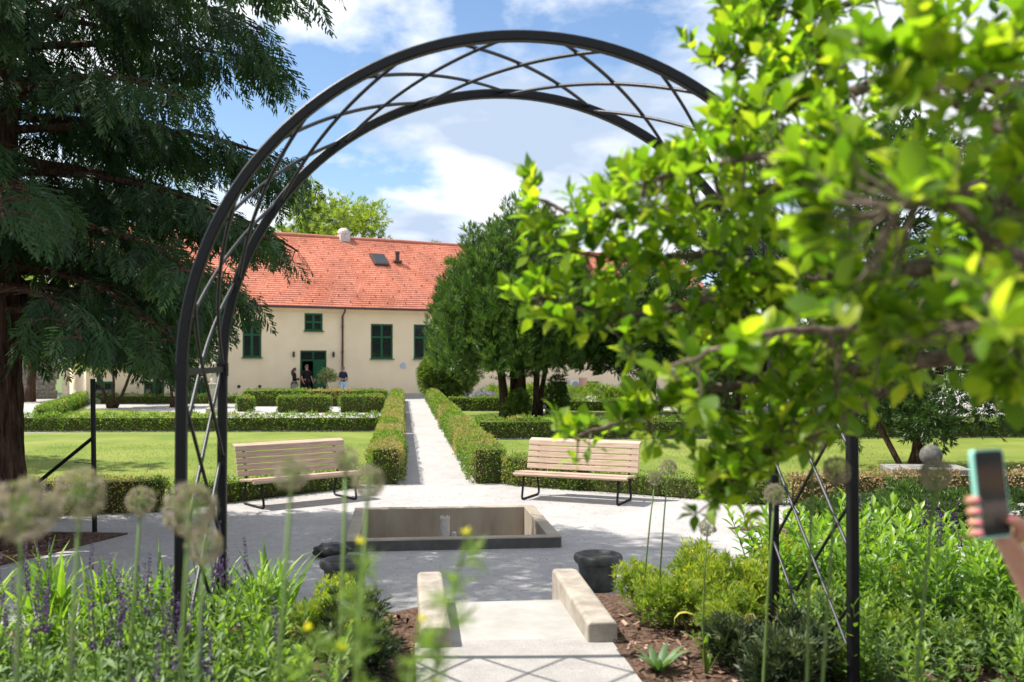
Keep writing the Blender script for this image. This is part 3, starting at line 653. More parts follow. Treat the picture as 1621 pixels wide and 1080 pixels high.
# ================================================================ TREES
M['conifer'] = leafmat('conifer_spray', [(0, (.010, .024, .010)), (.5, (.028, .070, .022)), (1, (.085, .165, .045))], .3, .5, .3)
M['yew'] = leafmat('yew_leaf', [(0, (.016, .036, .010)), (.5, (.052, .108, .022)), (1, (.15, .23, .045))], .3, .45, .35)
M['darktree'] = leafmat('dark_broadleaf', [(0, (.016, .034, .010)), (.5, (.042, .085, .02)), (1, (.10, .16, .04))], .34, .45)
M['lime'] = leafmat('light_broadleaf', [(0, (.06, .10, .018)), (.5, (.14, .21, .035)), (1, (.26, .32, .06))], .45, .45)
M['laurel'] = leafmat('laurel_leaf', [(0, (.02, .045, .01)), (.5, (.06, .115, .02)), (1, (.17, .22, .04))], .3, .35)
M['olive'] = leafmat('olive_leaf', [(0, (.16, .20, .08)), (1, (.36, .40, .20))], .35, .5)
def limb_to(g, a, b, r0, r1, sag=.1, n=5, sides=6):
    a = Vector(a); b = Vector(b); pts = [a.lerp(b, t)+Vector((0, 0, -sag*math.sin(PI*t)))+Vector((random.uniform(-1, 1), random.uniform(-1, 1), 0))*.03*(b-a).length*math.sin(PI*t) for t in np.linspace(0, 1, n)]
    g.tube(pts, list(np.linspace(r0, r1, n)), sides)
# --- big conifer on the left
CT = Vector((-5.2, 13.05, 0))
co = thing('conifer_tree', 'huge dark conifer with drooping sprays and ridged reddish trunk', 'tree', CT)
g = Geo(); sides = 150; V = []; zs_ = list(np.linspace(0, 3.6, 46))+[4.4, 5.5, 7, 10, 14]
rr_ = list(np.interp(zs_, [0, .08, .2, .4, .7, 1.1, 1.8, 2.6, 3.5, 5, 7, 10, 14], [.78, .66, .58, .52, .48, .46, .44, .42, .40, .36, .30, .20, .05]))
for z, r in zip(zs_, rr_):
    for k in range(sides):
        a = 2*PI*k/sides; fl = 1+.04*math.sin(a*9+z*.6)+.055*abs(math.sin(a*19+1.3*math.sin(z*1.9)+.5*math.sin(z*5+a*3)))*(.6+.4*math.sin(z*7+a*11))+.02*math.sin(a*41+z*9)+(.13*math.sin(a*5+1) if z < .5 else 0)*(1-z/.5 if z < .5 else 0); V.append((r*fl*math.cos(a), r*fl*math.sin(a), z))
g.raw(V, [(i*sides+k, i*sides+(k+1) % sides, (i+1)*sides+(k+1) % sides, (i+1)*sides+k) for i in range(len(zs_)-1) for k in range(sides)]); g.build('trunk', M['bark'], co, smooth=True)
# one drooping spray: an axis with flat alternate branchlets (local z = axis, hangs along z)
def t_spray(seed):
    r = np.random.default_rng(seed); V = []; Q = []
    def strip(p, d, l, w, nrm):
        p = np.array(p); d = np.array(d)/np.linalg.norm(d); s_ = np.cross(d, nrm); b = len(V)
        V.extend([p-s_*w*.35, p+d*l*.55-s_*w*.5, p+d*l, p+d*l*.55+s_*w*.5]); Q.append((b, b+1, b+2, b+3))
    n = 8
    for i in range(n):
        t = i/n; ax = np.array([0, -.12*t*t, t])
        for sg in (-1, 1):
            l = .46*(1-.65*t)*r.uniform(.7, 1.2); d = np.array([sg*(.75-.2*t), -.18-.15*t, .75+r.uniform(-.2, .25)])
            nn = np.array([r.normal()*.35, 1, r.normal()*.2]); nn /= np.linalg.norm(nn)
            strip(ax, d, l, .06, nn)
            for q_ in (.4, .75):
                p = ax+d/np.linalg.norm(d)*l*q_; strip(p, d+np.array([sg*r.uniform(-.6, .8), -.25, r.uniform(.2, .9)]), l*.5*r.uniform(.6, 1.1), .05, nn)
    strip((0, -.1, .85), (0, -.2, 1), .28, .08, np.array([0, 1, 0]))
    return np.array(V), np.array(Q)
sprays = [t_spray(i) for i in range(4)]
lg = Geo(); P = []; D = []; Sc = []; Ti = []
nl = 160
for i in range(nl):
    f = i/(nl-1); z0 = 2.75+f**1.22*10.5; az = i*2.39996+random.uniform(-.35, .35)
    Ln = (4.35*(1-f)**.72+.5)*random.uniform(.8, 1.08)
    toward = math.cos(az-math.atan2(-13.05, 5.2))           # shorten limbs that point at the camera
    if toward > .55 and f < .36: Ln *= .82
    if math.sin(az) > .2: Ln *= 1-.40*math.sin(az)
    if f > .36 and math.sin(az) < 0: Ln *= 1-.45*math.sin(az)
    if math.cos(az) > .3 and f < .55: Ln *= 1.16
    hd = Vector((math.cos(az), math.sin(az), 0)); rise = random.uniform(.05, .35)-.25*(1-f)
    pts = []
    for t in np.linspace(0, 1, 9):
        pts.append(hd*Ln*t+Vector((0, 0, z0+Ln*(rise*t-.20*t*t*t)))+Vector((random.uniform(-1, 1), random.uniform(-1, 1), random.uniform(-1, 1)))*.05*t)
    r0 = .075*(1-f*.6)
    if hd.x > .3 and z0 < 5.6: Ln = min(Ln, (2.2+(z0-2.75)*.75)/hd.x); pts = [Vector((hd.x*Ln*t, hd.y*Ln*t, z0+Ln*(rise*t-.20*t*t*t))) for t in np.linspace(0, 1, 9)]
    lg.tube(pts, list(np.linspace(r0, .012, 9)), 6)
    ns = int((64 if f < .45 else 14)*Ln/3.2)
    for k in range(ns):
        t = random.uniform(.20, 1)**.75; j = min(int(t*8), 7); p = pts[j].lerp(pts[j+1], t*8-j)
        side = Vector((-hd.y, hd.x, 0))*random.choice((-1, 1)); off = random.uniform(0, .75)*(1.1-t*.55)
        q = p+side*off+Vector((0, 0, -.18*off*off+random.uniform(-.12, .06)))
        if off > .15 and k % 2 == 0: lg.tube([p, p.lerp(q, .5)+Vector((0, 0, .05)), q], [.014, .01, .006], 4)
        if q.z < 3.5 and abs(q.x) < 1.3 and q.y < .5: continue
        if q.z-.35 < 4.2 and q.x > 2.5+(q.z-.35-2.0)*1.05 or q.x > 4.6: continue
        for _ in range(2):
            P.append(q+Vector((random.uniform(-.12, .12), random.uniform(-.12, .12), random.uniform(-.1, .1)))); d = hd*random.uniform(.1, .7)+side*random.uniform(-.1, .7)+Vector((0, 0, -random.uniform(.55, 1.15))); D.append(d); Sc.append(random.uniform(.27, .52)*(1 if t < .9 else .85)*(1 if f < .45 else 1.5))
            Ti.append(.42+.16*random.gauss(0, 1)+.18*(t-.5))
P = np.array([tuple(p) for p in P]); D = np.array([tuple(d) for d in D]); Sc = np.array(Sc); Ti = np.clip(np.array(Ti), 0, 1)
lg.build('limbs', M['bark'], co)
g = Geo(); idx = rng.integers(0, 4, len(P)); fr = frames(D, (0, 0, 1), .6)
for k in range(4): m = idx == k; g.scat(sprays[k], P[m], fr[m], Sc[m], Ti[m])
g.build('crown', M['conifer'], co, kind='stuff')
print('sprays', len(P))
# --- crown built from lobes
def crown_pts(lobes, n, shell=.55):
    w = np.array([l[1][0]*l[1][1]+l[1][0]*l[1][2] for l in lobes]); k = rng.choice(len(lobes), n, p=w/w.sum())
    c = np.array([l[0] for l in lobes])[k]; r = np.array([l[1] for l in lobes])[k]; d = sphere_dirs(n); rad = 1-(U(0, 1, n)**1.6)*shell
    P = c+d*r*rad[:, None]; Nn = norm(d/r)
    return P, Nn, rad
def tuft(n=7, l=1, w=.16, sp=.7, seed=1):
    r = np.random.default_rng(seed); V = []; Q = []
    for i in range(n):
        a = 2*PI*i/n+r.uniform(-.4, .4); e = sp*r.uniform(.4, 1.1); d = np.array([math.cos(a)*math.sin(e), math.sin(a)*math.sin(e), math.cos(e)]); s_ = np.cross(d, r.normal(size=3)); s_ /= np.linalg.norm(s_)
        o_ = np.array([0, 0, r.uniform(0, .35)*l]); ll = l*r.uniform(.6, 1); b = len(V); V.extend([o_, o_+d*ll*.5+s_*w/2, o_+d*ll, o_+d*ll*.5-s_*w/2]); Q.append((b, b+1, b+2, b+3))
    return np.array(V), np.array(Q)
TUFT = [tuft(8, 1, .17, .75, i) for i in range(3)]
def lobed_tree(name, label, loc, lobes, n, size, mat, trunks, group=None, upward=.6, shell=.55, tmpl=None, tmean=.5, cat='tree', tw=.13, fork=True):
    o = thing(name, label, cat, loc, 0, group)
    g = Geo()
    for (bx_, by_, tx, ty, th, r0) in trunks:
        pts = [(bx_+(tx-bx_)*t+.08*math.sin(t*5+bx_*3), by_+(ty-by_)*t, th*t) for t in np.linspace(0, 1, 7)]
        g.tube(pts, [r0*(1.35 if i == 0 else 1-.09*i) for i in range(7)], 9)
        if fork:
            for c, r in lobes:
                if random.random() < max(.35, 6/len(lobes)): limb_to(g, pts[random.randint(3, 6)], c, r0*.45, r0*.1, -.1)
    if trunks: g.build('trunk', M['bark'] if cat == 'tree' else M['twig'], o, smooth=True)
    P, Nn, rad = crown_pts(lobes, n, shell); d = Nn+np.array([0, 0, upward])+rng.normal(size=(n, 3))*.35
    ti = np.clip(tmean+tw*rng.normal(size=n)+.12*vnoise(P, 1.3, len(lobes)), 0, 1)
    P += (vnoise(P, 2.2, 3)*.12)[:, None]*Nn*np.min([l[1][0] for l in lobes])
    g = Geo(); tm = tmpl or TUFT; kx = rng.integers(0, len(tm), n); fr = frames(d)
    for k in range(len(tm)): m = kx == k; g.scat(tm[k], P[m], fr[m], size*U(.65, 1.3, n)[m], ti[m])
    g.build('crown', M[mat], o, kind='stuff'); return o
# --- yew: many upright plumes
YL = Vector((4.35, 38.0, 0)); lob = []
r_ = random.Random(5)
def yew_lobes(n, rx, top, low, seed):
    r_ = random.Random(seed); L_ = []
    for i in range(n):
        a = i*2.4; rr = rx*math.sqrt((i+.5)/n); x, y = rr*math.cos(a), rr*math.sin(a); e = 1-(rr/rx)**2.2
        zt = low+1.3+(top-low-1.3)*(.34+.66*e)*r_.uniform(.9, 1.04); zb = low+(1-e)*.25+r_.uniform(0, .5); L_.append(((x, y, (zt+zb)/2), (r_.uniform(.36, .6), r_.uniform(.36, .6), (zt-zb)/2)))
    return L_
lob = yew_lobes(72, 3.15, 8.4, 1.25, 5)
YT = [tuft(10, 1, .085, .55, 40+i) for i in range(3)]
lobed_tree('yew_tree', 'dense dark green yew with upright plumes and several bare trunks', YL, lob, 15500, .36, 'yew', [(-.35, 0, -1.0, .2, 3.6, .20), (-.1, .25, -.2, .6, 4, .19), (.12, 0, .1, 0, 4.2, .22), (.65, -.2, 1.0, -.5, 3.8, .15), (.85, .1, 1.6, .3, 3.6, .12)], upward=1.5, shell=.4, tmean=.55, tw=.2, tmpl=YT)
lobed_tree('yew_tree', 'dark spreading yew in the shade beside the plumed yew', (9.3, 38.5, 0), yew_lobes(30, 2.6, 6.3, 1.5, 9), 5000, .36, 'yew', [(0, 0, .2, 0, 3.4, .2), (.4, .2, 1, .4, 3, .14)], upward=.7, tmean=.33)
lobed_tree('laurel_bush', 'round clipped bush beside the path before the cream building', (2.35, 53.0, 0), [((0, 0, 1.2), (1.45, 1.4, 1.25)), ((-.5, -.4, 1.5), (.9, .9, .95)), ((.7, .2, 1.4), (.9, .9, .9))], 3600, .24, 'laurel', [(0, 0, 0, 0, 1, .1)], tmean=.72, cat='bush', shell=.35)
lobed_tree('laurel_bush', 'low bright leafy bush behind the yew trunks', (5.6, 45.2, 0), [((-1.2, 0, .5), (1.0, .6, .5)), ((.4, 0, .5), (1.3, .6, .55)), ((1.9, .2, .45), (.9, .6, .45))], 1500, .2, 'lime', [], tmean=.6, cat='bush')
lobed_tree('laurel_bush', 'bright flat-topped bush by the litter bin', (8.6, 43.6, 0), [((0, 0, .5), (1.7, .8, .55)), ((1.2, 0, .45), (1.2, .7, .5))], 1300, .2, 'lime', [], tmean=.65, cat='bush')
lobed_tree('laurel_bush', 'glossy green bush standing before the shaded yew', (10.3, 33.2, 0), [((0, 0, 1.0), (.95, .9, 1.05)), ((.2, 0, 1.7), (.65, .65, .7))], 2600, .2, 'laurel', [(0, 0, 0, 0, 1.4, .07)], tmean=.5, cat='bush', shell=.5)
lobed_tree('laurel_bush', 'small grey-green seedling bush at the foot of the yew', (4.15, 36.2, 0), [((0, 0, .45), (.5, .45, .5)), ((.1, 0, .8), (.3, .3, .35))], 700, .15, 'laurel', [], tmean=.62, cat='bush')
lobed_tree('laurel_bush', 'dark ivy-like sucker bush hugging the yew trunk', (5.65, 36.4, 0), [((0, 0, .6), (.45, .45, .65)), ((0, 0, 1.1), (.35, .35, .5))], 700, .15, 'laurel', [], tmean=.35, cat='bush')
# --- trees behind
bl_ = [((random.gauss(0, 3.0), random.gauss(0, 2.2), random.uniform(8.5, 15.2)), (random.uniform(1.0, 2.0),)*2+(random.uniform(.9, 1.6),)) for _ in range(34)]
bl_ = [(c, r) for c, r in bl_ if abs(c[0]) < 5.2-(c[2]-9)*.45]
lobed_tree('maple_tree', 'light green broadleaf tree rising behind the tiled roof', A(520, 566, 76)*1.0-Vector((0, 0, A(520, 566, 76).z)), bl_, 3000, .5, 'lime', [(0, 0, 0, 0, 12, .35), (.3, .2, 1.6, .5, 13, .2), (-.3, 0, -2, 0, 12, .2)], shell=.85, tmean=.72, tw=.22, upward=.1)
lobed_tree('maple_tree', 'thin top of a second broadleaf tree peeping over the roof ridge beside the yew', A(655, 566, 80)-Vector((0, 0, A(655, 566, 80).z)), [((random.gauss(0, 1.6), random.gauss(0, 1), random.uniform(8.6, 10.9)), (.8, .8, .5)) for _ in range(7)], 420, .45, 'lime', [(0, 0, 0, 0, 10, .2)], shell=.9, tmean=.4)
def broad(label, x, y, h, rx, n, size, tm, seed, mat='darktree', low=1.2, lobes=22, name='broadleaf_tree', trunks=None, group=None):
    r_ = random.Random(seed); L_ = []
    for i in range(lobes):
        a = i*2.4; q = math.sqrt((i+.5)/lobes); z = r_.uniform(low, h-.7); k = 1-abs((z-low)/(h-low)-.42)*1.1; L_.append(((rx*q*k*math.cos(a), rx*q*k*math.sin(a), z), (r_.uniform(.24, .36)*rx,)*2+(r_.uniform(.18, .28)*rx,)))
    return lobed_tree(name, label, (x, y, 0), L_, int(n*1.0), size*.9, mat, trunks or [(0, 0, .1, 0, h*.6, .16+rx*.03)], shell=.8, tmean=tm, upward=.2, group=group)
broad('tall dark broadleaf tree right behind the shaded yew', 14.5, 42, 9.5, 4.2, 4200, .46, .38, 1)
broad('dark broadleaf tree at the far lawn edge, tallest of its row', 17.0, 34, 10.5, 4.4, 4600, .44, .4, 2)
broad('dark broadleaf tree overhanging the lawn end', 21.5, 31, 9.5, 4.4, 4600, .44, .4, 3)
broad('dark broadleaf tree half hidden at the lawn corner', 26, 27, 10, 4.6, 4200, .46, .36, 4)
broad('broadleaf tree closing the garden behind the lawn corner', 28, 36, 12, 5.5, 4200, .55, .36, 8)
broad('small orchard tree with leaning stake behind the stone table', 10.3, 19.2, 4.8, 2.3, 5200, .17, .42, 5, low=.95, lobes=30, name='orchard_tree', trunks=[(0, 0, .1, 0, 2.3, .13)])
broad('second small orchard tree past the stone table', 12.9, 18.8, 5.0, 2.4, 5200, .17, .42, 6, low=.95, lobes=30, name='orchard_tree', trunks=[(0, 0, -.1, .1, 2.3, .13)])
sk_ = thing('tree_stake', 'dark leaning wooden stake propping the small orchard tree', 'stake', (9.0, 18.4, 0)); g = Geo(); g.tube([(.75, .1, 0), (-.1, .3, 1.75)], .06, 8); g.build('pole', M['bark'], sk_); g = Geo(); g.tube([(.0, .28, 1.5), (.5, .5, 1.55), (1.2, .7, 1.5)], .012, 5); g.build('tie', M['black'], sk_)
# small multi-stemmed tree on the far left lawn and plants around it
broad('leafy tree shading the lawn outside the frame beside the conifer', -12.6, 22.2, 9, 2.9, 3000, .4, .45, 21)
broad('small multi-stemmed tree with bright leaves on the left lawn', -13.2, 46.8, 5.6, 2.7, 2600, .26, .6, 7, mat='lime', low=2.1, trunks=[(0, 0, -1.2, 0, 3.0, .08), (.1, 0, .2, 0, 3.3, .07), (.2, .1, 1.5, .2, 3, .085)], name='ornamental_tree')
broad('bright leafy tree beside the stone wall', -19.2, 54, 7.5, 3.0, 2600, .34, .62, 17, mat='lime', low=2.6, name='ornamental_tree')
broad('big shady broadleaf tree beyond the rubble stone wall', -25, 62, 11, 5.5, 3800, .5, .4, 12)
broad('slender dark tree standing behind the left part of the building lawn', -10.6, 47.5, 4.0, 1.3, 1500, .22, .4, 13, low=1.5, name='ornamental_tree', trunks=[(0, 0, -.3, 0, 2.4, .08), (.1, 0, .5, 0, 2.4, .07)])
ol = FU(518, 600)[0]; op = FA(518, 1.3)
lobed_tree('olive_sapling', 'small olive sapling with pale round head by the green door', op, [((0, 0, 1.35), (.46, .45, .34)), ((.25, 0, 1.2), (.3, .3, .24)), ((-.22, 0, 1.15), (.3, .3, .24))], 520, .13, 'olive', [(0, 0, 0, 0, 1.3, .03)], shell=.8, cat='bush')
# lavender-like clumps behind the yew and small shrubs by the far hedges
M['mauve'] = leafmat('mauve_blossom', [(0, (.20, .18, .30)), (1, (.42, .38, .55))], .2)
for (x, y, lb) in ((3.6, 44.6, 'mauve flowering clump between the path and the yew'), (7.2, 44.4, 'mauve flowering clump next to the flat-topped bush')):
    o = thing('catmint_clump', lb, 'plant', (x, y, 0)); P, Nn, _ = crown_pts([((0, 0, .4), (.55, .4, .35))], 260); g = Geo(); g.scat(TUFT[0], P, frames(Nn+np.array([0, 0, 1])), .16, U(0, 1, 260)); g.build('flowers', M['mauve'], o, kind='stuff')
    P, Nn, _ = crown_pts([((0, 0, .25), (.55, .4, .28))], 220); g = Geo(); g.scat(TUFT[1], P, frames(Nn+np.array([0, 0, .6])), .18, U(0, 1, 220)); g.build('foliage', M['laurel'], o, kind='stuff')
# spreading shrubs on the right court
for x, y, sx, sz, lb, mt in ((6.0, 12.7, .9, .34, 'low spreading evergreen shrub on the mulch bed beside the gravel', 'laurel'), (7.5, 12.9, 1.1, .42, 'broad spreading evergreen shrub before the stone table', 'laurel'), (9.2, 12.8, 1.2, .52, 'tall end shrub of the spreading evergreen group', 'darktree')):
    lobed_tree('spreading_shrub', lb, (x, y, 0), [((random.uniform(-.6, .6)*sx, random.uniform(-.4, .4)*sx, sz*random.uniform(.4, .9)), (sx*.45, sx*.4, sz*.42)) for _ in range(9)], 3600, .10, mt, [(0, 0, 0, 0, sz*.6, .04)], upward=.4, cat='shrub', shell=.7, tmean=.52, fork=False)
# ================================================================ LAWN GRASS AND LOOSE STUFF
M['grass'] = leafmat('grass_blade', [(0, (.085, .13, .02)), (.5, (.12, .19, .025)), (1, (.26, .28, .07))], .35, .6, .15)
TB = t_diamond(1, .09, .02)
def in_poly(P, poly_):
    x, y = P[:, 0], P[:, 1]; ins = np.zeros(len(P), bool); n = len(poly_)
    for i in range(n):
        (x1, y1), (x2, y2) = poly_[i][:2], poly_[(i+1) % n][:2]
        c = ((y1 > y) != (y2 > y)) & (x < (x2-x1)*(y-y1)/(y2-y1+1e-12)+x1); ins ^= c
    return ins
g = Geo()
for key, n, lim in (('near_left', 28000, (-9, -.55, 15, 27)), ('near_right', 28000, (1.8, 12, 15.2, 26.5))):
    P = np.stack([U(lim[0], lim[1], n), lim[2]+(lim[3]-lim[2])*U(0, 1, n)**1.5, np.full(n, .022)], 1); P = P[in_poly(P, LAWNS[key])]; n = len(P)
    g.scat(TB, P, frames(np.array([0, 0, 1])+rng.normal(size=(n, 3))*.45), U(.03, .07, n), np.clip(.5+.25*rng.normal(size=n)+.3*vnoise(P, .9, 4), 0, 1))
o = g.build('lawn_grass', M['grass']); tag(o, 'short mown grass blades of the two near lawns', 'grass', kind='stuff')
# pebbles on the court, bark chips in the beds
OCT = (np.array([(1, 0, 0), (0, 1, 0), (-1, 0, 0), (0, -1, 0), (0, 0, .6), (0, 0, -.4)], float), np.array([(0, 1, 4, 4), (1, 2, 4, 4), (2, 3, 4, 4), (3, 0, 4, 4)]))
OCT = (np.array([(1, 0, 0), (.2, 1, 0), (-1, .1, 0), (-.1, -1, 0), (.5, .4, .55), (-.5, .3, .6), (-.4, -.5, .5), (.5, -.4, .6)], float), np.array([(0, 1, 5, 4), (1, 2, 6, 5), (2, 3, 7, 6), (3, 0, 4, 7), (4, 5, 6, 7)]))
M['pebble'] = leafmat('limestone_pebbles', [(0, (.22, .21, .20)), (.3, (.42, .40, .38)), (1, (.66, .64, .61))], 0, .9, .1)
n = 8000; P = np.stack([U(-5, 7, n), 7.6+10*U(0, 1, n)**1.4, np.full(n, .001)], 1)
P = P[~((P[:, 0] > BX0) & (P[:, 0] < BX1) & (P[:, 1] > BY0) & (P[:, 1] < BY1))]; n = len(P)
g = Geo(); a = U(0, 2*PI, n); Rm = np.stack([np.stack([np.cos(a), -np.sin(a), 0*a], -1), np.stack([np.sin(a), np.cos(a), 0*a], -1), np.stack([0*a, 0*a, 1+0*a], -1)], 1)
g.scat(OCT, P, Rm, U(.004, .011, n), U(0, 1, n)); o = g.build('gravel_pebbles', M['pebble']); tag(o, 'loose pale pebbles scattered over the gravel court', 'gravel', kind='stuff')
M['chip'] = leafmat('bark_chip', [(0, (.05, .028, .018)), (.6, (.17, .10, .065)), (1, (.36, .26, .19))], 0, .9, .1)
CH = (np.array([(-.5, -.18, 0), (.5, -.2, .05), (.45, .2, .08), (-.55, .15, .02), (-.4, -.1, .09), (.4, -.12, .12), (.38, .14, .14), (-.42, .1, .1)], float), np.array([(4, 5, 6, 7), (0, 1, 5, 4), (1, 2, 6, 5), (2, 3, 7, 6), (3, 0, 4, 7)]))
n = 9000; P = np.stack([U(-3.5, 4.5, n), U(3.6, 6.6, n), np.full(n, TZ+.008)], 1); P = P[(P[:, 0] < .06) | (P[:, 0] > 1.19)]; P[:, 2] += .02*np.sin(P[:, 0]*7+P[:, 1]*3)*np.sin(P[:, 1]*6-P[:, 0]*2); P = P[P[:, 1] < 6.2]; n = len(P)
m2 = 1300; P2 = np.stack([U(-6, -3.7, m2), U(11.4, 13.7, m2), np.full(m2, .025)], 1); P2 = P2[in_poly(P2, [(-9, 14.4), (-3.6, 13.4), (-4.15, 12.2), (-4.6, 11.3), (-9, 10.7)])]
m3 = 1300; P3 = np.stack([U(4.4, 8, m3), U(11.8, 13.4, m3), np.full(m3, .025)], 1); P3 = P3[in_poly(P3, [(4.4, 13.0), (6.6, 13.4), (8, 13.4), (8, 11.9), (6.6, 11.85), (5.1, 12.25)])]
P = np.concatenate([P, P2, P3]); n = len(P)
g = Geo(); g.scat(CH, P, frames(rng.normal(size=(n, 3))*.35+np.array([0, 0, 1])), U(.02, .065, n), np.clip(.48+.32*rng.normal(size=n), 0, 1))
o = g.build('bark_chips', M['chip']); tag(o, 'brown bark chips covering the planting beds', 'mulch', kind='stuff')
# ================================================================ BED PLANTS
M['lily'] = leafmat('fresh_green_blade', [(0, (.055, .115, .015)), (.5, (.13, .25, .03)), (1, (.26, .38, .05))], .48, .4)
M['sage'] = leafmat('sage_leaf', [(0, (.055, .10, .035)), (.5, (.12, .195, .07)), (1, (.23, .31, .13))], .38, .55)
M['mid'] = leafmat('mid_green_leaf', [(0, (.045, .095, .018)), (.5, (.12, .215, .032)), (1, (.24, .34, .05))], .45, .45)
M['spurge'] = leafmat('yellow_green_leaf', [(0, (.07, .12, .02)), (.5, (.17, .25, .03)), (1, (.34, .37, .05))], .4, .5)
M['darksprig'] = leafmat('dark_sprig', [(0, (.012, .022, .010)), (.5, (.03, .05, .02)), (1, (.085, .11, .04))], .2, .55)
M['purple'] = leafmat('purple_floret', [(0, (.038, .014, .075)), (.5, (.075, .032, .15)), (1, (.14, .075, .24))], .3, .5)
M['yellowfl'] = leafmat('yellow_petal', [(0, (.60, .48, .02)), (1, (.75, .68, .04))], .4, .5)
M['wither'] = leafmat('withered_leaf', [(0, (.42, .22, .09)), (.5, (.52, .42, .10)), (1, (.34, .38, .06))], .35, .5)
M['fennel'] = leafmat('feathery_leaf', [(0, (.12, .20, .04)), (1, (.26, .36, .09))], .45, .5)
M['thistle'] = leafmat('grey_green_leaf', [(0, (.06, .12, .045)), (1, (.13, .21, .075))], .3, .5)
M['alliumfl'] = leafmat('allium_floret', [(0, (.15, .24, .07)), (.3, (.20, .22, .12)), (1, (.34, .255, .30))], .35, .6)
STR = [t_strap(1, .075, d, 6) for d in (.35, .7, 1.1, 1.6)]
LF = [t_leaf(1, .34, .05, c) for c in (.05, .2)]
def up_dirs(n, sp): 
    a = U(0, 2*PI, n); e = np.abs(rng.normal(size=n))*sp; return np.stack([np.cos(a)*np.sin(e), np.sin(a)*np.sin(e), np.cos(e)], 1)
def pro_salvia(seed):
    r_ = random.Random(seed); o = thing('salvia', '-', 'plant'); g = Geo(); st_ = Geo()
    sp = Geo(); nf = 90; t = U(0, 1, nf); a = U(0, 2*PI, nf); rad = .007*(1-.55*t)
    P = np.stack([np.cos(a)*rad*.4, np.sin(a)*rad*.4, t*.16], 1); d = np.stack([np.cos(a), np.sin(a), .75+0*a], 1); sp.scat(t_diamond(1, .6, .15), P, frames(d), .013*(1.15-.6*t), U(0, 1, nf)); sm = sp.mesh('flower_spike'); sm.materials.append(M['purple'])
    for i in range(6):
        a = r_.uniform(0, 6.28); q = r_.uniform(.0, .17); x, y = q*math.cos(a), q*math.sin(a); h = r_.uniform(.36, .56); lean = .35
        top = (x*(1+lean), y*(1+lean), h); st_.tube([(x*.3, y*.3, 0), (x*.8, y*.8, h*.5), top], [.004, .0035, .003], 5)
        s_ = bpy.data.objects.new('flower_spike', sm); link(s_, o); s_.location = top; s_.rotation_euler = (r_.uniform(-.15, .15), r_.uniform(-.15, .15), r_.uniform(0, 6)); s_.scale = (1, 1, r_.uniform(.75, 1.25))
        for k in range(7):
            tt = .15+.11*k; P = np.array([[x*(.3+.7*tt), y*(.3+.7*tt), h*tt]]*2); aa = r_.uniform(0, 6.28); d = np.array([[math.cos(aa), math.sin(aa), .55], [-math.cos(aa), -math.sin(aa), .55]]); g.scat(LF[k % 2], P, frames(d, (0, 0, 1), .3), .085*(1.15-.6*tt), U(.2, 1, 2))
    n = 46; d = up_dirs(n, .9); g.scat(LF[1], d*U(0, .10, n)[:, None]*np.array([1, 1, .3])+np.array([0, 0, .02]), frames(d, (0, 0, 1), .5), U(.08, .15, n), U(0, .8, n))
    st_.build('stems', M['stem'], o, kind='stuff'); g.build('foliage', M['sage'], o, kind='stuff'); return o
def pro_daylily(seed, h=.5, n=46):
    o = thing('daylily', '-', 'plant'); g = Geo(); d = up_dirs(n, .42); P = np.stack([rng.normal(size=n)*.05, rng.normal(size=n)*.05, np.zeros(n)], 1)
    k = rng.integers(0, 4, n); fr = frames(d, (0, 0, 1), .15); sc = h*U(.65, 1.2, n); ti = U(.1, 1, n)
    fr[:, :, 1] *= -1; fr[:, :, 0] *= -1
    for i in range(4): m = k == i; g.scat(STR[i], P[m], fr[m], sc[m], ti[m])
    g.build('foliage', M['lily'], o, kind='stuff'); return o
def pro_phlox(seed, h=.5, mat='lily', ns=12, ll=.12, name='phlox', wid=.0):
    r_ = random.Random(seed); o = thing(name, '-', 'plant'); g = Geo(); st_ = Geo()
    for i in range(ns):
        a = r_.uniform(0, 6.28); q = r_.uniform(.0, .16); b = Vector((q*math.cos(a)*.5, q*math.sin(a)*.5, 0)); hh = h*r_.uniform(.7, 1.1); t_ = Vector((q*math.cos(a)*1.7, q*math.sin(a)*1.7, hh)); st_.tube([b, b.lerp(t_, .5)+Vector((0, 0, .02)), t_], [.004, .0035, .002], 5)
        m = int(26*hh/.5)
        tt = np.linspace(.12, 1, m); P = np.array([tuple(b.lerp(t_, x)) for x in tt]); aa = np.arange(m)*2.4+r_.uniform(0, 6); up = .25+1.3*tt**3; d = np.stack([np.cos(aa), np.sin(aa), up], 1)
        g.scat(LF[i % 2], P, frames(d, (0, 0, 1), .25), ll*U(.75, 1.2, m)*(1.1-.45*tt), np.clip(.25+.5*tt+.18*rng.normal(size=m), 0, 1))
    st_.build('stems', M['stem'], o, kind='stuff'); g.build('foliage', M[mat], o, kind='stuff'); return o
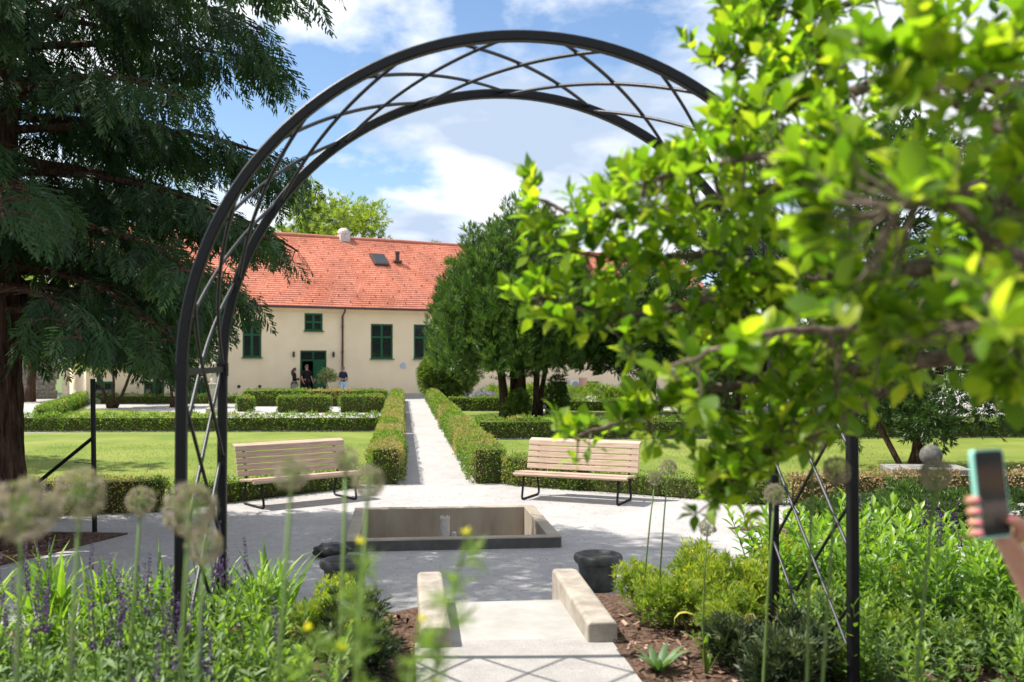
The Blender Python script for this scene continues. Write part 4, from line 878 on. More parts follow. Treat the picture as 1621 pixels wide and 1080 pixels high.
def pro_mound(seed, mat, rx, h, n, size, name, tmpl=None, flowers=0, fmat='yellowfl'):
    o = thing(name, '-', 'plant'); lob = [((random.uniform(-.5, .5)*rx, random.uniform(-.5, .5)*rx, h*random.uniform(.35, .75)), (rx*.5, rx*.5, h*.4)) for _ in range(8)]
    P, Nn, rad = crown_pts(lob, n, .9); P[:, 2] = np.maximum(P[:, 2], .01); d = Nn*.6+np.array([0, 0, .9])+rng.normal(size=P.shape)*.4; g = Geo(); tm = tmpl or TUFT; k = rng.integers(0, len(tm), n); fr = frames(d); ti = np.clip(.2+.6*P[:, 2]/h+.2*rng.normal(size=n), 0, 1); sc = size*U(.6, 1.3, n)
    for i in range(len(tm)): m = k == i; g.scat(tm[i], P[m], fr[m], sc[m], ti[m])
    g.build('foliage', M[mat], o, kind='stuff')
    if flowers:
        P, Nn, rad = crown_pts(lob, flowers, .1); P += Nn*.02; P = P[P[:, 2] > h*.4]; g = Geo(); g.scat(tuft(6, 1, .55, 1.2, 3), P, frames(Nn[:len(P)]+np.array([0, 0, 1])), .022, U(0, 1, len(P))); g.build('flowers', M[fmat], o, kind='stuff')
    return o
used = {}
def place(pros, x, y, label, group, s=1.0, z=None):
    key = id(pros); i = used.get(key, 0); used[key] = i+1; p = pros[i % len(pros)]
    o = p if i < len(pros) else copy_tree(p)
    if z is None:
        e = 6.35+.25*math.sin(x*1.1)+(.3*min(1, abs(x-AX)/3)*.5 if x > AX else 0); t = max(0, min(1, (y-e)/.95)); z = TZ*(1-t*t*(3-2*t))
    o.location = (x, y, z); o.rotation_euler = (0, 0, random.uniform(0, 6.28)); k = s*random.uniform(.88, 1.12); o.scale = (k, k, k); o['label'] = label
    if group: o['group'] = group
    return o
salvias = [pro_salvia(i) for i in range(3)]; days = [pro_daylily(i) for i in range(3)]; phl = [pro_phlox(i) for i in range(3)]
sagem = [pro_phlox(20+i, .34, 'sage', 14, .075, 'catmint') for i in range(3)]; midm = [pro_phlox(30+i, .42, 'mid', 12, .085, 'aster') for i in range(3)]
spur = [pro_mound(i, 'spurge', .32, .42, 900, .055, 'spurge', flowers=14) for i in range(3)]
darks = [pro_mound(i, 'darksprig', .24, .34, 520, .08, 'dwarf_yew') for i in range(2)]
LB, RB = 'in the fennel-side bed', 'in the spurge-side bed'
def fill(pros, n, xr, yr, label, group, s=1.0, mind=.2, avoid=None):
    pts = []; tries = 0
    while len(pts) < n and tries < 4000:
        tries += 1; x, y = random.uniform(*xr), random.uniform(*yr)
        if avoid and avoid(x, y): continue
        if all((x-a)**2+(y-b)**2 > mind**2 for a, b in pts): pts.append((x, y)); place(pros, x, y, label, group, s)
# left bed
fill(salvias, 19, (-2.3, -.55), (3.3, 5.4), 'purple salvia with upright flower spikes '+LB, 'salvias by the fennel', 1.03, .26)
fill(days, 22, (-3.6, -.75), (5.0, 6.5), 'arching strap-leaved daylily '+LB, 'daylilies by the fennel', .95, .26)
fill(sagem, 30, (-2.5, -.35), (3.1, 5.3), 'grey-green catmint clump '+LB, 'catmint by the fennel', 1.0, .2)
fill(midm, 26, (-2.7, -.42), (3.2, 6.0), 'mid-green leafy aster clump '+LB, 'asters by the fennel', 1.0, .22)
for x, y, s in ((-.32, 5.95, .68), (-.45, 5.6, .7), (-.20, 5.3, .55)): place(spur, x, y, 'yellow-green spurge mound beside the cheek wall with the mulch', 'spurge by the fennel', s)
for x, y, s in ((-.28, 5.5, .9), (-.22, 5.05, .8)): place(darks, x, y, 'dark dwarf yew sprigs '+LB, 'dwarf yews by the fennel', s)
# right bed
for x, y, s in ((1.55, 6.15, .68), (1.6, 5.8, .78), (1.92, 6.1, .85), (2.05, 5.8, .9), (1.8, 5.6, .7), (2.3, 6.1, .9), (2.75, 5.75, .8), (2.15, 4.7, .5), (2.4, 5.5, .6), (2.62, 5.15, .55), (2.9, 5.0, .5), (1.75, 5.35, .5)): place(spur, x, y, 'yellow-green spurge mound with tiny yellow flowers '+RB, 'spurge on the shrub side', s)
fill(phl, 34, (2.35, 5.6), (5.2, 6.7), 'upright fresh green phlox stems '+RB, 'phlox on the shrub side', 1.08, .25)
fill(days, 12, (2.6, 5.2), (4.9, 6.4), 'strap-leaved daylily '+RB, 'daylilies on the shrub side', .9, .3)
fill(salvias, 9, (2.45, 4.6), (4.6, 6.2), 'purple salvia with upright flower spikes '+RB, 'salvias on the shrub side', 1.05, .3)
fill(midm, 38, (2.0, 4.6), (4.1, 5.5), 'mid-green leafy aster clump '+RB, 'asters on the shrub side', .85, .24, lambda x, y: y < 4.75 and 2.4 < x < 2.75)
fill(sagem, 14, (2.2, 4.4), (4.2, 5.5), 'grey-green catmint clump '+RB, 'catmint on the shrub side', .85, .3)
for x, y, s in ((1.68, 4.95, .72), (1.9, 4.72, .8), (1.72, 4.45, .75), (2.1, 5.0, .7)): place(darks, x, y, 'dark dwarf yew sprigs '+RB, 'dwarf yews on the shrub side', s)
# grey-green rosette by the path
ro = thing('thistle_rosette', 'grey-green toothed rosette growing at the path edge on bark mulch', 'plant', (1.30, 5.0, TZ)); g = Geo()
for i in range(9):
    a = i*2*PI/9+.3; tm = t_strap(.22, .05, .9, 7, .3, .4); g_ = Geo(); d = np.array([[math.cos(a)*.6, math.sin(a)*.6, .75]]); g_.scat(tm, np.zeros((1, 3)), frames(d, (0, 0, -1), .05), U(.75, 1.1, 1), U(.2, 1, 1)); g_.build('leaf', M['thistle'], ro, smooth=True)
# withered tulip leaves
wt = thing('tulip_clump', 'yellowing withered tulip leaves bent over among the phlox', 'plant', G(1160, 1005, TZ))
for i in range(11):
    a = i*2.4; q = .28*math.sqrt(i/11); d = np.array([[math.cos(a)*.35, math.sin(a)*.35, 1]]); g_ = Geo(); g_.scat(t_strap(1, .13, (1.2, 2.2, 1.7)[i % 3], 8, .25, .6), np.array([[q*math.cos(a), q*math.sin(a), 0]]), frames(d, (math.cos(a), math.sin(a), 0), .1), U(.26, .42, 1), U(0, 1, 1)); g_.build('leaf', M['wither'], wt, smooth=True)
# ---------------------------------------------------------------- alliums (each head stands where its stem carries it)
def allium_mesh(seed, nf=250):
    r = np.random.default_rng(seed); d = norm(r.normal(size=(nf, 3))); g = Geo(); st = t_diamond(1, .015, 0)
    g.scat(st, np.zeros((nf, 3)), frames(d), .86, .05); P = d*U(.80, 1.0, nf)[:, None]
    star = tuft(6, 1, .22, 1.25, seed); g.scat(star, P*.9, frames(d), .27, U(.3, 1, nf)); me = g.mesh('flower_head'); me.materials.append(M['alliumfl']); return me
AM = [allium_mesh(i) for i in range(3)]
def allium(px, py, rpx, D, label, group=None, dx=0, dark=False, dia=None):
    c = A(px, py, D); r = rpx/F*D; base = Vector((c.x+dx, c.y+.03, TZ)); o = thing('allium', label, 'flower', base, 0, group)
    h_ = bpy.data.objects.new('flower_head', AM[random.randrange(3)]); link(h_, o); h_.location = c-base; h_.scale = (r, r, r*.95); h_.rotation_euler = (random.random()*3, random.random()*3, 0)
    t = c-base; g = Geo(); g.tube([(0, 0, -.03), t*.35+Vector((-.02, 0, 0)), t*.7+Vector((-.012, 0, 0)), t-Vector((0, 0, r*.1))], [.006, .0055, .0045, .0035], 7); g.build('stem', M['stem'], o, smooth=True)
    g = Geo(); g.scat(STR[3], np.zeros((4, 3)), frames(up_dirs(4, .6), (0, 0, -1), .1), U(.25, .4, 4), U(0, 1, 4)); g.build('basal_leaves', M['mid'], o, kind='stuff')
ALL = [(35, 808, 52, 1.75, 'very large pale allium head overlapping the conifer trunk base', 0), (127, 781, 40, 1.95, 'large allium head in front of the slim black post', -.03), (223, 793, 23, 2.6, 'small round allium head between the black post and the arch', -.04),
       (300, 806, 42, 1.9, 'large pale allium head crossing the near arch post by the conifer', -.03), (323, 864, 29, 2.05, 'smaller drooping allium head just below the one crossing the arch post', -.02), (462, 750, 27, 1.75, 'blurred green allium head in front of the bench nearest the conifer', -.05),
       (548, 727, 20, 2.1, 'small greyish allium head at the end of the bench nearest the conifer', 0), (583, 762, 26, 1.8, 'pinkish allium head with yellow specks beside the fennel', -.04),
       (1037, 757, 12, 5.9, 'lower of two small dark allium globes beside the bench by the dry hedge', -.06), (1058, 740, 13, 5.9, 'higher of two small dark allium globes beside the bench by the dry hedge', -.04),
       (1288, 697, 20, 2.9, 'pale allium head among the lowest leafy branches inside the arch', 0), (1325, 745, 22, 2.8, 'brownish allium head touching the near arch post beside the phone hand', -.05), (1226, 782, 16, 3.6, 'small allium head in front of the dry brown hedge at the rear arch post', -.03), (1120, 835, 14, 5.0, 'ragged allium head just above the phlox by the gravel', 0), (1482, 752, 25, 2.6, 'dark allium head in front of the stone ball', -.09)]
for a_ in ALL: allium(a_[0], a_[1], a_[2], a_[3], a_[4], None, a_[5])
# ---------------------------------------------------------------- feathery fennel-like plants with yellow flowers
def fennel(label, px, py, D, h, seed, stems, lean=0):
    r_ = random.Random(seed); b = A(px, py, D); o = thing('fennel', label, 'plant', (b.x, b.y, TZ)); st_ = Geo(); lf = Geo(); n_f = []
    for (tx, ty, tz) in stems:
        tip = Vector((tx, ty, tz)); bs = Vector((r_.uniform(-.03, .03), r_.uniform(-.03, .03), 0)); mid_ = bs.lerp(tip, .5)+Vector((-tx*.2, 0, .05)); pts = [bs, bs.lerp(mid_, .5), mid_, mid_.lerp(tip, .55)+Vector((0, 0, .01)), tip]
        st_.tube(pts, [.0055, .005, .004, .003, .0015], 6)
        for k in range(22):
            t = .3+.031*k; j = min(int(t*4), 3); p = pts[j].lerp(pts[j+1], t*4-j); a = k*2.4+r_.random(); q = p+Vector((math.cos(a), math.sin(a), .6))*r_.uniform(.03, .08)*(1.35-t); st_.tube([p, q], [.0015, .0008], 4)
            m = 44; tt = U(.15, 1, m); P = np.array([tuple(p.lerp(q, x)) for x in tt]); lf.scat(t_diamond(1, .075, 0), P, frames(rng.normal(size=(m, 3))+np.array([math.cos(a), math.sin(a), .7])*.9), U(.02, .055, m), U(0, 1, m))
            if r_.random() < .12: n_f.append(q)
        n_f.append(tip)
    st_.build('stems', M['stem'], o, kind='stuff'); lf.build('foliage', M['fennel'], o, kind='stuff')
    for p in n_f:
        g = Geo(); g.scat(tuft(8, 1, .5, 1.1, 5), np.array([tuple(p)]), frames(np.array([[0, 0, 1.]])), .014, .7); g.build('flower', M['yellowfl'], o)
fennel('feathery fennel with a long arching stem pointing over the basin', 545, 1075, 1.55, .9, 1, [(.12, .02, 1.18), (.02, .05, 1.30), (-.06, 0, 1.05), (.06, -.05, .95), (.19, .0, 1.32)])
fennel('feathery fennel leaning toward the arch near the catmint', 445, 1075, 1.7, .9, 2, [(-.05, .02, .98), (.04, .05, 1.12), (.12, .0, .9), (-.12, 0, .8)])
fennel('feathery fennel with sparse yellow flowers by the mulch at the cheek wall', 590, 1075, 1.9, .8, 3, [(.02, 0, .72), (-.08, .0, .9), (.06, 0, .62), (-.03, .1, .8)])
# ================================================================ NEAR TREE ON THE RIGHT
M['nearleaf'] = leafmat('near_tree_leaf', [(0, (.035, .085, .008)), (.4, (.11, .20, .013)), (.75, (.22, .31, .02)), (1, (.36, .41, .035))], .55, .38, .45, 1.9)
tb = A(1930, 900, 3.0); TR = thing('plum_tree', 'near tree with bright yellow-green leaves overhanging the arch', 'tree', (tb.x, tb.y, TZ)); T0 = Vector((tb.x, tb.y, TZ))
wood = Geo(); fork = A(1930, 640, 3.0)
wood.tube([T0-Vector((0, 0, .05)), T0.lerp(fork, .5)+Vector((.04, 0, 0)), fork], [.12, .095, .085], 10)
BR = [ # (pixel x, pixel y, depth) polylines from the trunk outwards
 [(1930, 640, 3.0), (1720, 585, 2.9), (1600, 552, 2.85), (1440, 570, 2.8), (1330, 590, 2.8), (1210, 600, 2.9), (1090, 625, 3.0), (990, 665, 3.0), (915, 690, 3.05)],
 [(1930, 640, 3.0), (1750, 470, 2.8), (1560, 410, 2.7), (1380, 430, 2.65), (1240, 450, 2.7), (1100, 480, 2.75), (960, 505, 2.85), (860, 470, 2.9)],
 [(1930, 640, 3.0), (1760, 380, 2.8), (1580, 300, 2.6), (1400, 290, 2.55), (1230, 300, 2.6), (1080, 330, 2.7), (930, 350, 2.8), (835, 305, 2.9)],
 [(1930, 640, 3.0), (1800, 280, 2.9), (1640, 150, 2.8), (1480, 120, 2.7), (1320, 150, 2.7), (1190, 180, 2.8), (1130, 90, 2.85)],
 [(1930, 640, 3.0), (1840, 180, 3.2), (1680, 20, 3.2), (1500, -40, 3.1), (1330, 10, 3.0), (1200, 20, 3.0)],
 [(1440, 570, 2.8), (1370, 640, 2.7), (1270, 690, 2.65), (1180, 740, 2.7), (1140, 785, 2.75)],
 [(1400, 290, 2.55), (1290, 240, 2.4), (1180, 250, 2.4), (1070, 275, 2.5), (990, 300, 2.6)],
 [(1560, 410, 2.7), (1470, 500, 2.3), (1340, 520, 2.15), (1200, 530, 2.1), (1060, 580, 2.2)],
 [(1750, 470, 2.8), (1640, 420, 2.0), (1560, 380, 1.75), (1500, 300, 1.65), (1420, 330, 1.6)],
 [(1800, 280, 2.9), (1680, 240, 2.1), (1560, 190, 1.9), (1440, 130, 1.85), (1360, 60, 1.9)],
 [(1240, 450, 2.7), (1130, 400, 2.75), (1010, 410, 2.8), (890, 400, 2.9)],
 [(1480, 120, 2.7), (1400, 60, 2.8), (1290, 90, 2.85), (1180, 30, 2.9)],
 [(1720, 585, 2.9), (1620, 480, 2.1), (1590, 500, 1.6), (1560, 470, 1.45)]]
bpts = []
for bi, b in enumerate(BR):
    pts = [A(*q) for q in b]; sm = []
    for i in range(len(pts)-1):
        for t in (0, .17, .34, .5, .67, .84): sm.append(pts[i].lerp(pts[i+1], t)+(Vector((random.uniform(-1, 1), random.uniform(-1, 1), random.uniform(-1, 1)))*.007 if t else Vector()))
    sm.append(pts[-1]); r0 = .038 if bi < 5 else .016
    wood.tube(sm, list(np.linspace(r0, .004, len(sm))), 7); bpts += [(p, i/len(sm)) for i, p in enumerate(sm)]
bco = np.array([tuple(p) for p, _ in bpts])
OUT = [(1135, -60), (1140, 60), (1165, 130), (1090, 200), (1040, 235), (965, 270), (930, 300), (815, 285), (830, 350), (815, 480), (880, 520), (1000, 530), (985, 580), (925, 570), (990, 640), (890, 685), (900, 705), (1010, 690), (1100, 740), (1120, 790), (1180, 790), (1215, 735), (1320, 712), (1345, 690), (1400, 640), (1500, 610), (1621, 640), (1700, 640), (1700, -60)]
leafP = []; leafD = []; leafS = []; ntw = 0; tries = 0; tipq = [b[-1-k//6] for b in BR for k in range(12)]
while ntw < 1050 and tries < 60000:
    tries += 1; px = 810+890*random.random()**.8; py = random.uniform(-60, 800); tq = None
    if tipq: tq = tipq.pop(); px = tq[0]+random.gauss(0, 28); py = tq[1]+random.gauss(0, 22)
    elif not in_poly(np.array([[px, py]]), OUT)[0]: continue
    if False: pass
    near = np.array(tuple(A(px, py, random.choice((1.7, 2.2, 2.6, 2.8, 2.9)) if px > 1250 else random.uniform(2.35, 3.0)))); d2 = ((bco-near)**2).sum(1); j = int(d2.argmin())
    if tq: near = np.array(tuple(A(px, py, tq[2]+random.gauss(0, .06)))); d2 = ((bco-near)**2).sum(1); j = int(d2.argmin())
    lim = .22 if px > 1150 else .16
    if d2[j] > lim**2: continue
    if px > 1330 and random.random() < .5: continue
    ntw += 1; b = bpts[j][0]; tip = Vector(near); ln = (tip-b).length
    mid_ = b.lerp(tip, .5)+Vector((random.uniform(-.03, .03), random.uniform(-.03, .03), -.02)); wood.tube([b, mid_, tip], [.0035, .0025, .0015], 5, cap=False)
    ax = (tip-mid_); ax = ax.normalized() if ax.length > 1e-4 else Vector((-1, 0, 0)); m = random.randint(5, 9)
    for k in range(m):
        t = k/(m-1); p = mid_.lerp(tip, .35+.65*t); a = k*2.4+random.random(); e = ax.orthogonal().normalized(); f = ax.cross(e); dd = e*math.cos(a)+f*math.sin(a)+ax*(.35+1.0*t)+Vector((0, 0, .42)); leafP.append(tuple(p)); leafD.append(tuple(dd)); leafS.append(random.uniform(.034, .068))
leafP = np.array(leafP); leafD = np.array(leafD); leafS = np.array(leafS); nlv = len(leafP); ltint = np.clip(.52+.27*rng.normal(size=nlv), 0, 1); lfr = frames(leafD, (0, 0, 1), .45)
print('near leaves', nlv, ntw)
TRI = T0
o = wood.build('branches', M['twig'], TR, smooth=True); o.location = -T0
dist = np.linalg.norm(leafP-np.array([0, 0, CAMZ]), axis=1); pxs = np.array([((p[0]*math.cos(PSI)-p[1]*math.sin(PSI))/(p[0]*math.sin(PSI)+p[1]*math.cos(PSI)))*F+810 for p in leafP])
score = leafS/dist*np.where(pxs < 1600, 1, .2); order = np.argsort(-score); big = order[:300]; rest = order[300:]
TL = [t_leaf2(1, w_, f_, c_) for w_, f_, c_ in ((.56, .07, .16), (.62, .1, .05), (.52, .05, .28))]
lm = []
for ti_ in (.25, .5, .7, .92):
    for tmv in TL:
        g = Geo(); g.scat(tmv, np.zeros((1, 3)), np.eye(3)[None], 1, ti_); me = g.mesh('leaf', True); me.materials.append(M['nearleaf']); lm.append((ti_, me))
for i in big:
    c_ = [m_ for m_ in lm if abs(m_[0]-ltint[i]) < .16] or lm[-3:]; o = bpy.data.objects.new('leaf', random.choice(c_)[1]); link(o, TR); o.matrix_local = Matrix.Translation(Vector(leafP[i])-T0)@Matrix(lfr[i].tolist()).to_4x4()@Matrix.Scale(leafS[i]*1.12, 4)
g = Geo(); kk = rng.integers(0, 3, nlv)
TS = [t_leaf(1, w_, f_, c_, .6) for w_, f_, c_ in ((.52, .07, .12), (.58, .1, .04), (.46, .05, .22))]
for k in range(3): m = rest[kk[rest] == k]; g.scat(TS[k], leafP[m], lfr[m], leafS[m]*1.1, ltint[m])
o = g.build('foliage', M['nearleaf'], TR, kind='stuff', smooth=True); o.location = -T0
# ================================================================ PEOPLE
def skin_mesh(J, E, root, sub=2):
    me = bpy.data.meshes.new('sk'); names = list(J); me.from_pydata([J[k][0] for k in names], [(names.index(a), names.index(b)) for a, b in E], [])
    o = bpy.data.objects.new('sk', me); C.objects.link(o); o.modifiers.new('s', 'SKIN'); 
    for i, k in enumerate(names):
        sv = me.skin_vertices[0].data[i]; r = J[k][1]; sv.radius = (r, r) if isinstance(r, (int, float)) else r; sv.use_root = (k == root)
    m = o.modifiers.new('d', 'SUBSURF'); m.levels = m.render_levels = sub
    dg = bpy.context.evaluated_depsgraph_get(); dg.update(); ev = o.evaluated_get(dg); r = bpy.data.meshes.new_from_object(ev); bpy.data.objects.remove(o); r.materials.clear(); return r
def hand_geo(g, w, d, nrm, s=1.0, curl=.5, spread=.16, side=1, seg=5, sides=8):
    w = Vector(w); d = Vector(d).normalized(); nrm = Vector(nrm); nrm = (nrm-d*nrm.dot(d)).normalized(); x = d.cross(nrm)*side
    g.tube([w-d*.01*s, w+d*.02*s, w+d*.05*s, w+d*.08*s, w+d*.095*s], [.024*s, .03*s, .036*s, .036*s, .026*s], sides)
    for i, (off, ln) in enumerate(((-.028, .066), (-.01, .076), (.01, .071), (.027, .056))):
        p = w+d*.085*s+x*off*s; a = spread*off/.028; dr = (d+x*a).normalized(); pts = [p]; 
        for k in range(3): dr = (dr*math.cos(curl*.8)+nrm*math.sin(curl*.8)).normalized(); p = p+dr*ln*s*(.42, .33, .25)[k]; pts.append(p)
        g.tube(pts, [.0092*s, .0085*s, .0078*s, .0058*s], sides)
    p = w+d*.03*s-x*.03*s; dr = (d*.7-x*.7+nrm*.25).normalized(); pts = [p]
    for k in range(2): pts.append(pts[-1]+dr*.033*s); dr = (dr+d*.45+nrm*.1).normalized()
    g.tube(pts+[pts[-1]+dr*.02*s], [.012*s, .0105*s, .009*s, .006*s], sides)
HAIR = {'dark': simple('dark_hair', (.012, .008, .006), (.03, .02, .015), .5, 30), 'grey': simple('short_grey_hair', (.10, .075, .06), (.18, .14, .11), .6, 30)}
def cloth(n, c): return simple(n, c, tuple(x*1.3+.004 for x in c), .85, 12, bmp=.3, spec=.2)
def person(label, loc, rz, H, arms, legs, outfit, hair, longhair=False, group=None):
    """local: faces -y. arms = ((elbow, wrist) left, right); legs = (left foot, right foot)"""
    o = thing('person', label, 'person', loc, rz, group); k = H/1.75
    def q(x, y, z): return (x*k, y*k, z*k)
    J = {'pelvis': (q(0, 0, .95), (.155*k, .105*k)), 'waist': (q(0, 0, 1.10), (.135*k, .095*k)), 'chest': (q(0, .0, 1.30), (.165*k, .11*k)), 'neckb': (q(0, .01, 1.45), (.09*k, .07*k)), 'neck': (q(0, 0, 1.51), .052*k), 'head': (q(0, -.015, 1.60), (.072*k, .088*k)), 'crown': (q(0, -.005, 1.68), (.070*k, .085*k))}
    E = [('pelvis', 'waist'), ('waist', 'chest'), ('chest', 'neckb'), ('neckb', 'neck'), ('neck', 'head'), ('head', 'crown')]
    for s, (el, wr), ft in ((-1, arms[0], legs[0]), (1, arms[1], legs[1])):
        n = 'l' if s < 0 else 'r'
        J['sh'+n] = (q(s*.185, 0, 1.41), .062*k); J['el'+n] = (q(*el), .043*k); J['wr'+n] = (q(*wr), .029*k); E += [('neckb', 'sh'+n), ('sh'+n, 'el'+n), ('el'+n, 'wr'+n)]
        hp = (s*.095, 0, .90); kn = tuple((a+b)/2 for a, b in zip(hp, ft)); kn = (kn[0], kn[1]-.03, .48)
        J['hp'+n] = (q(*hp), .088*k); J['kn'+n] = (q(*kn), .060*k); J['an'+n] = (q(ft[0], ft[1], .08), .042*k); J['to'+n] = (q(ft[0]+s*.03, ft[1]-.15, .035), .036*k); E += [('pelvis', 'hp'+n), ('hp'+n, 'kn'+n), ('kn'+n, 'an'+n), ('an'+n, 'to'+n)]
    me = skin_mesh(J, E, 'pelvis')
    g = Geo()
    for n, s in (('l', -1), ('r', 1)):
        wv = Vector(J['wr'+n][0]); dv = (wv-Vector(J['el'+n][0])); hand_geo(g, wv, dv, (-s*.8, -.5, .1), 1.0*k, .5, side=s, sides=6)
    g.tube([q(0, -.095, 1.615), q(0, -.118, 1.585), q(0, -.098, 1.575)], [.008*k, .015*k, .008*k], 6)                     # nose
    for s in (-1, 1): g.tube([q(s*.074, .0, 1.575), q(s*.082, .005, 1.60), q(s*.076, .008, 1.625)], [.006*k, .012*k, .007*k], 6)  # ears
    hm = g.mesh('hands'); bm = bmesh.new(); bm.from_mesh(me); bm.from_mesh(hm); bm.to_mesh(me); bm.free(); me.materials.append(M['skin'])
    for p in me.polygons: p.use_smooth = True
    b = bpy.data.objects.new('body', me); link(b, o)
    for s in (-1, 1): g = Geo(); g.lathe([(0, -.009), (.008, -.005), (.009, 0), (.006, .007), (0, .009)], q(s*.032, -.085, 1.62), 8); g.build('eye', M['blackplastic'], b)
    g = Geo(); g.tube([q(-.025, -.096, 1.548), q(0, -.101, 1.546), q(.025, -.096, 1.548)], .005*k, 5); g.build('mouth', simple('lips', (.35, .12, .1), None, .5), b)
    def garment(name, keys, edges, grow, mat, root, over=None):
        JJ = {}
        for a in keys:
            p, r = J[a]; p = (over or {}).get(a, p); JJ[a] = (p, tuple(x+grow for x in r) if isinstance(r, tuple) else r+grow)
        m = skin_mesh(JJ, edges, root); m.materials.append(mat)
        for p in m.polygons: p.use_smooth = True
        c = bpy.data.objects.new(name, m); link(c, o); return c
    sl = outfit.get('sleeve', .6); ov = {}
    for n in 'lr':
        ov['wr'+n] = tuple(Vector(J['el'+n][0]).lerp(Vector(J['wr'+n][0]), max(0, sl*2-1)*.95))
        if sl <= .6: ov['el'+n] = tuple(Vector(J['sh'+n][0]).lerp(Vector(J['el'+n][0]), min(1, sl*1.5)))
    ks = ['pelvis', 'waist', 'chest', 'neckb', 'shl', 'shr', 'ell', 'elr']; es = [('pelvis', 'waist'), ('waist', 'chest'), ('chest', 'neckb'), ('neckb', 'shl'), ('neckb', 'shr'), ('shl', 'ell'), ('shr', 'elr')]
    if sl > .6: ks += ['wrl', 'wrr']; es += [('ell', 'wrl'), ('elr', 'wrr')]
    garment(outfit['topname'], ks, es, .018*k, outfit['top'], 'waist', ov)
    if 'legs' in outfit: garment(outfit['legname'], ['pelvis', 'hpl', 'hpr', 'knl', 'knr', 'anl', 'anr'], [('pelvis', 'hpl'), ('pelvis', 'hpr'), ('hpl', 'knl'), ('hpr', 'knr'), ('knl', 'anl'), ('knr', 'anr')], .012*k, outfit['legs'], 'pelvis')
    if 'skirt' in outfit:
        g = Geo(); g.lathe([(.15*k, 1.05*k), (.19*k, .92*k), (.20*k, .78*k), (.205*k, .62*k), (.19*k, .62*k), (.15*k, .95*k)], sides=18); g.build('skirt', outfit['skirt'], o, smooth=True)
    for n in 'lr':
        a = Vector(J['an'+n][0]); t = Vector(J['to'+n][0]); g = Geo(); g.tube([a+Vector((0, .04, -.035))*k, a+Vector((0, 0, -.03))*k, t+Vector((0, 0, .01)), t+Vector((0, -.06*k, 0))], [.045*k, .05*k, .046*k, .03*k], 8); g.build('shoe', outfit.get('shoe', M['blackplastic']), o)
    bm = bmesh.new(); bmesh.ops.create_icosphere(bm, subdivisions=3, radius=1)
    for v in bm.verts: c = v.co; v.co = Vector((c.x*.086, c.y*.103+.008, c.z*.10+1.655+(0 if c.y > -.25 else .035)))*k
    m = bpy.data.meshes.new('hair'); bm.to_mesh(m); bm.free(); m.materials.append(hair); ho = bpy.data.objects.new('hair', m); link(ho, o)
    if longhair: g = Geo(); g.tube([q(0, .04, 1.66), q(0, .085, 1.56), q(0, .09, 1.44), q(0, .085, 1.32)], [.075*k, .09*k, .085*k, .04*k], 10); g.build('long_hair', hair, ho, smooth=True)
    return o
navy = cloth('navy_cloth', (.012, .022, .05)); blk = cloth('black_cloth', (.010, .010, .012)); jean = cloth('light_jeans', (.36, .48, .62)); tights = cloth('dark_tights', (.03, .018, .016))
skirtm = simple('patterned_skirt', (.03, .03, .03), (.35, .33, .3), .8, 30, lo=.48, hi=.54)
def at_fac(px, off, rz): return FA(px, off), BANG+rz
p_, a_ = at_fac(466, 1.3, R(75)); person('long dark-haired person in black jacket and patterned skirt, arms folded by the door', p_, a_, 1.74, (((-.24, -.06, 1.15), (-.02, -.24, 1.17)), ((.24, -.06, 1.15), (.04, -.25, 1.13))), ((-.08, .12, 0), (.09, -.14, 0)), dict(topname='jacket', top=blk, sleeve=1, skirt=skirtm, legname='tights', legs=tights), HAIR['dark'], True)
p_, a_ = at_fac(485.5, .45, R(12)); person('balding person dressed in black standing in the open green doorway', p_, a_, 1.90, (((-.27, .03, 1.14), (-.26, -.12, .92)), ((.27, .03, 1.14), (.26, -.14, .93))), ((-.12, 0, 0), (.12, -.03, 0)), dict(topname='shirt', top=blk, sleeve=.6, legname='trousers', legs=blk), HAIR['grey'])
p_, a_ = at_fac(543, 1.5, R(20)); person('person in navy polo shirt and light blue jeans holding something in both hands', p_, a_, 1.80, (((-.27, -.02, 1.13), (-.06, -.25, 1.08)), ((.27, -.02, 1.13), (.06, -.26, 1.07))), ((-.11, 0, 0), (.1, -.03, 0)), dict(topname='polo_shirt', top=navy, sleeve=.6, legname='jeans', legs=jean), HAIR['grey'])
bgp = FA(574, .5)
o = thing('rucksack', 'black rucksack lying on the ground against the cream wall', 'bag', bgp, .4); me = bpy.data.meshes.new('r'); bm = bmesh.new(); bmesh.ops.create_icosphere(bm, subdivisions=3, radius=1)
for v in bm.verts: c = v.co; v.co = Vector((c.x*.42*(1+.07*math.sin(c.z*6)), c.y*.24, c.z*.26+.26 if c.z > -.8 else .01))
bm.to_mesh(me); bm.free(); me.materials.append(M['blackplastic']); link(bpy.data.objects.new('sack', me), o); g = Geo(); g.tube([(-.2, -.2, .15), (-.22, -.28, .3), (-.1, -.2, .46)], .025, 6); g.build('strap', M['blackplastic'], o)
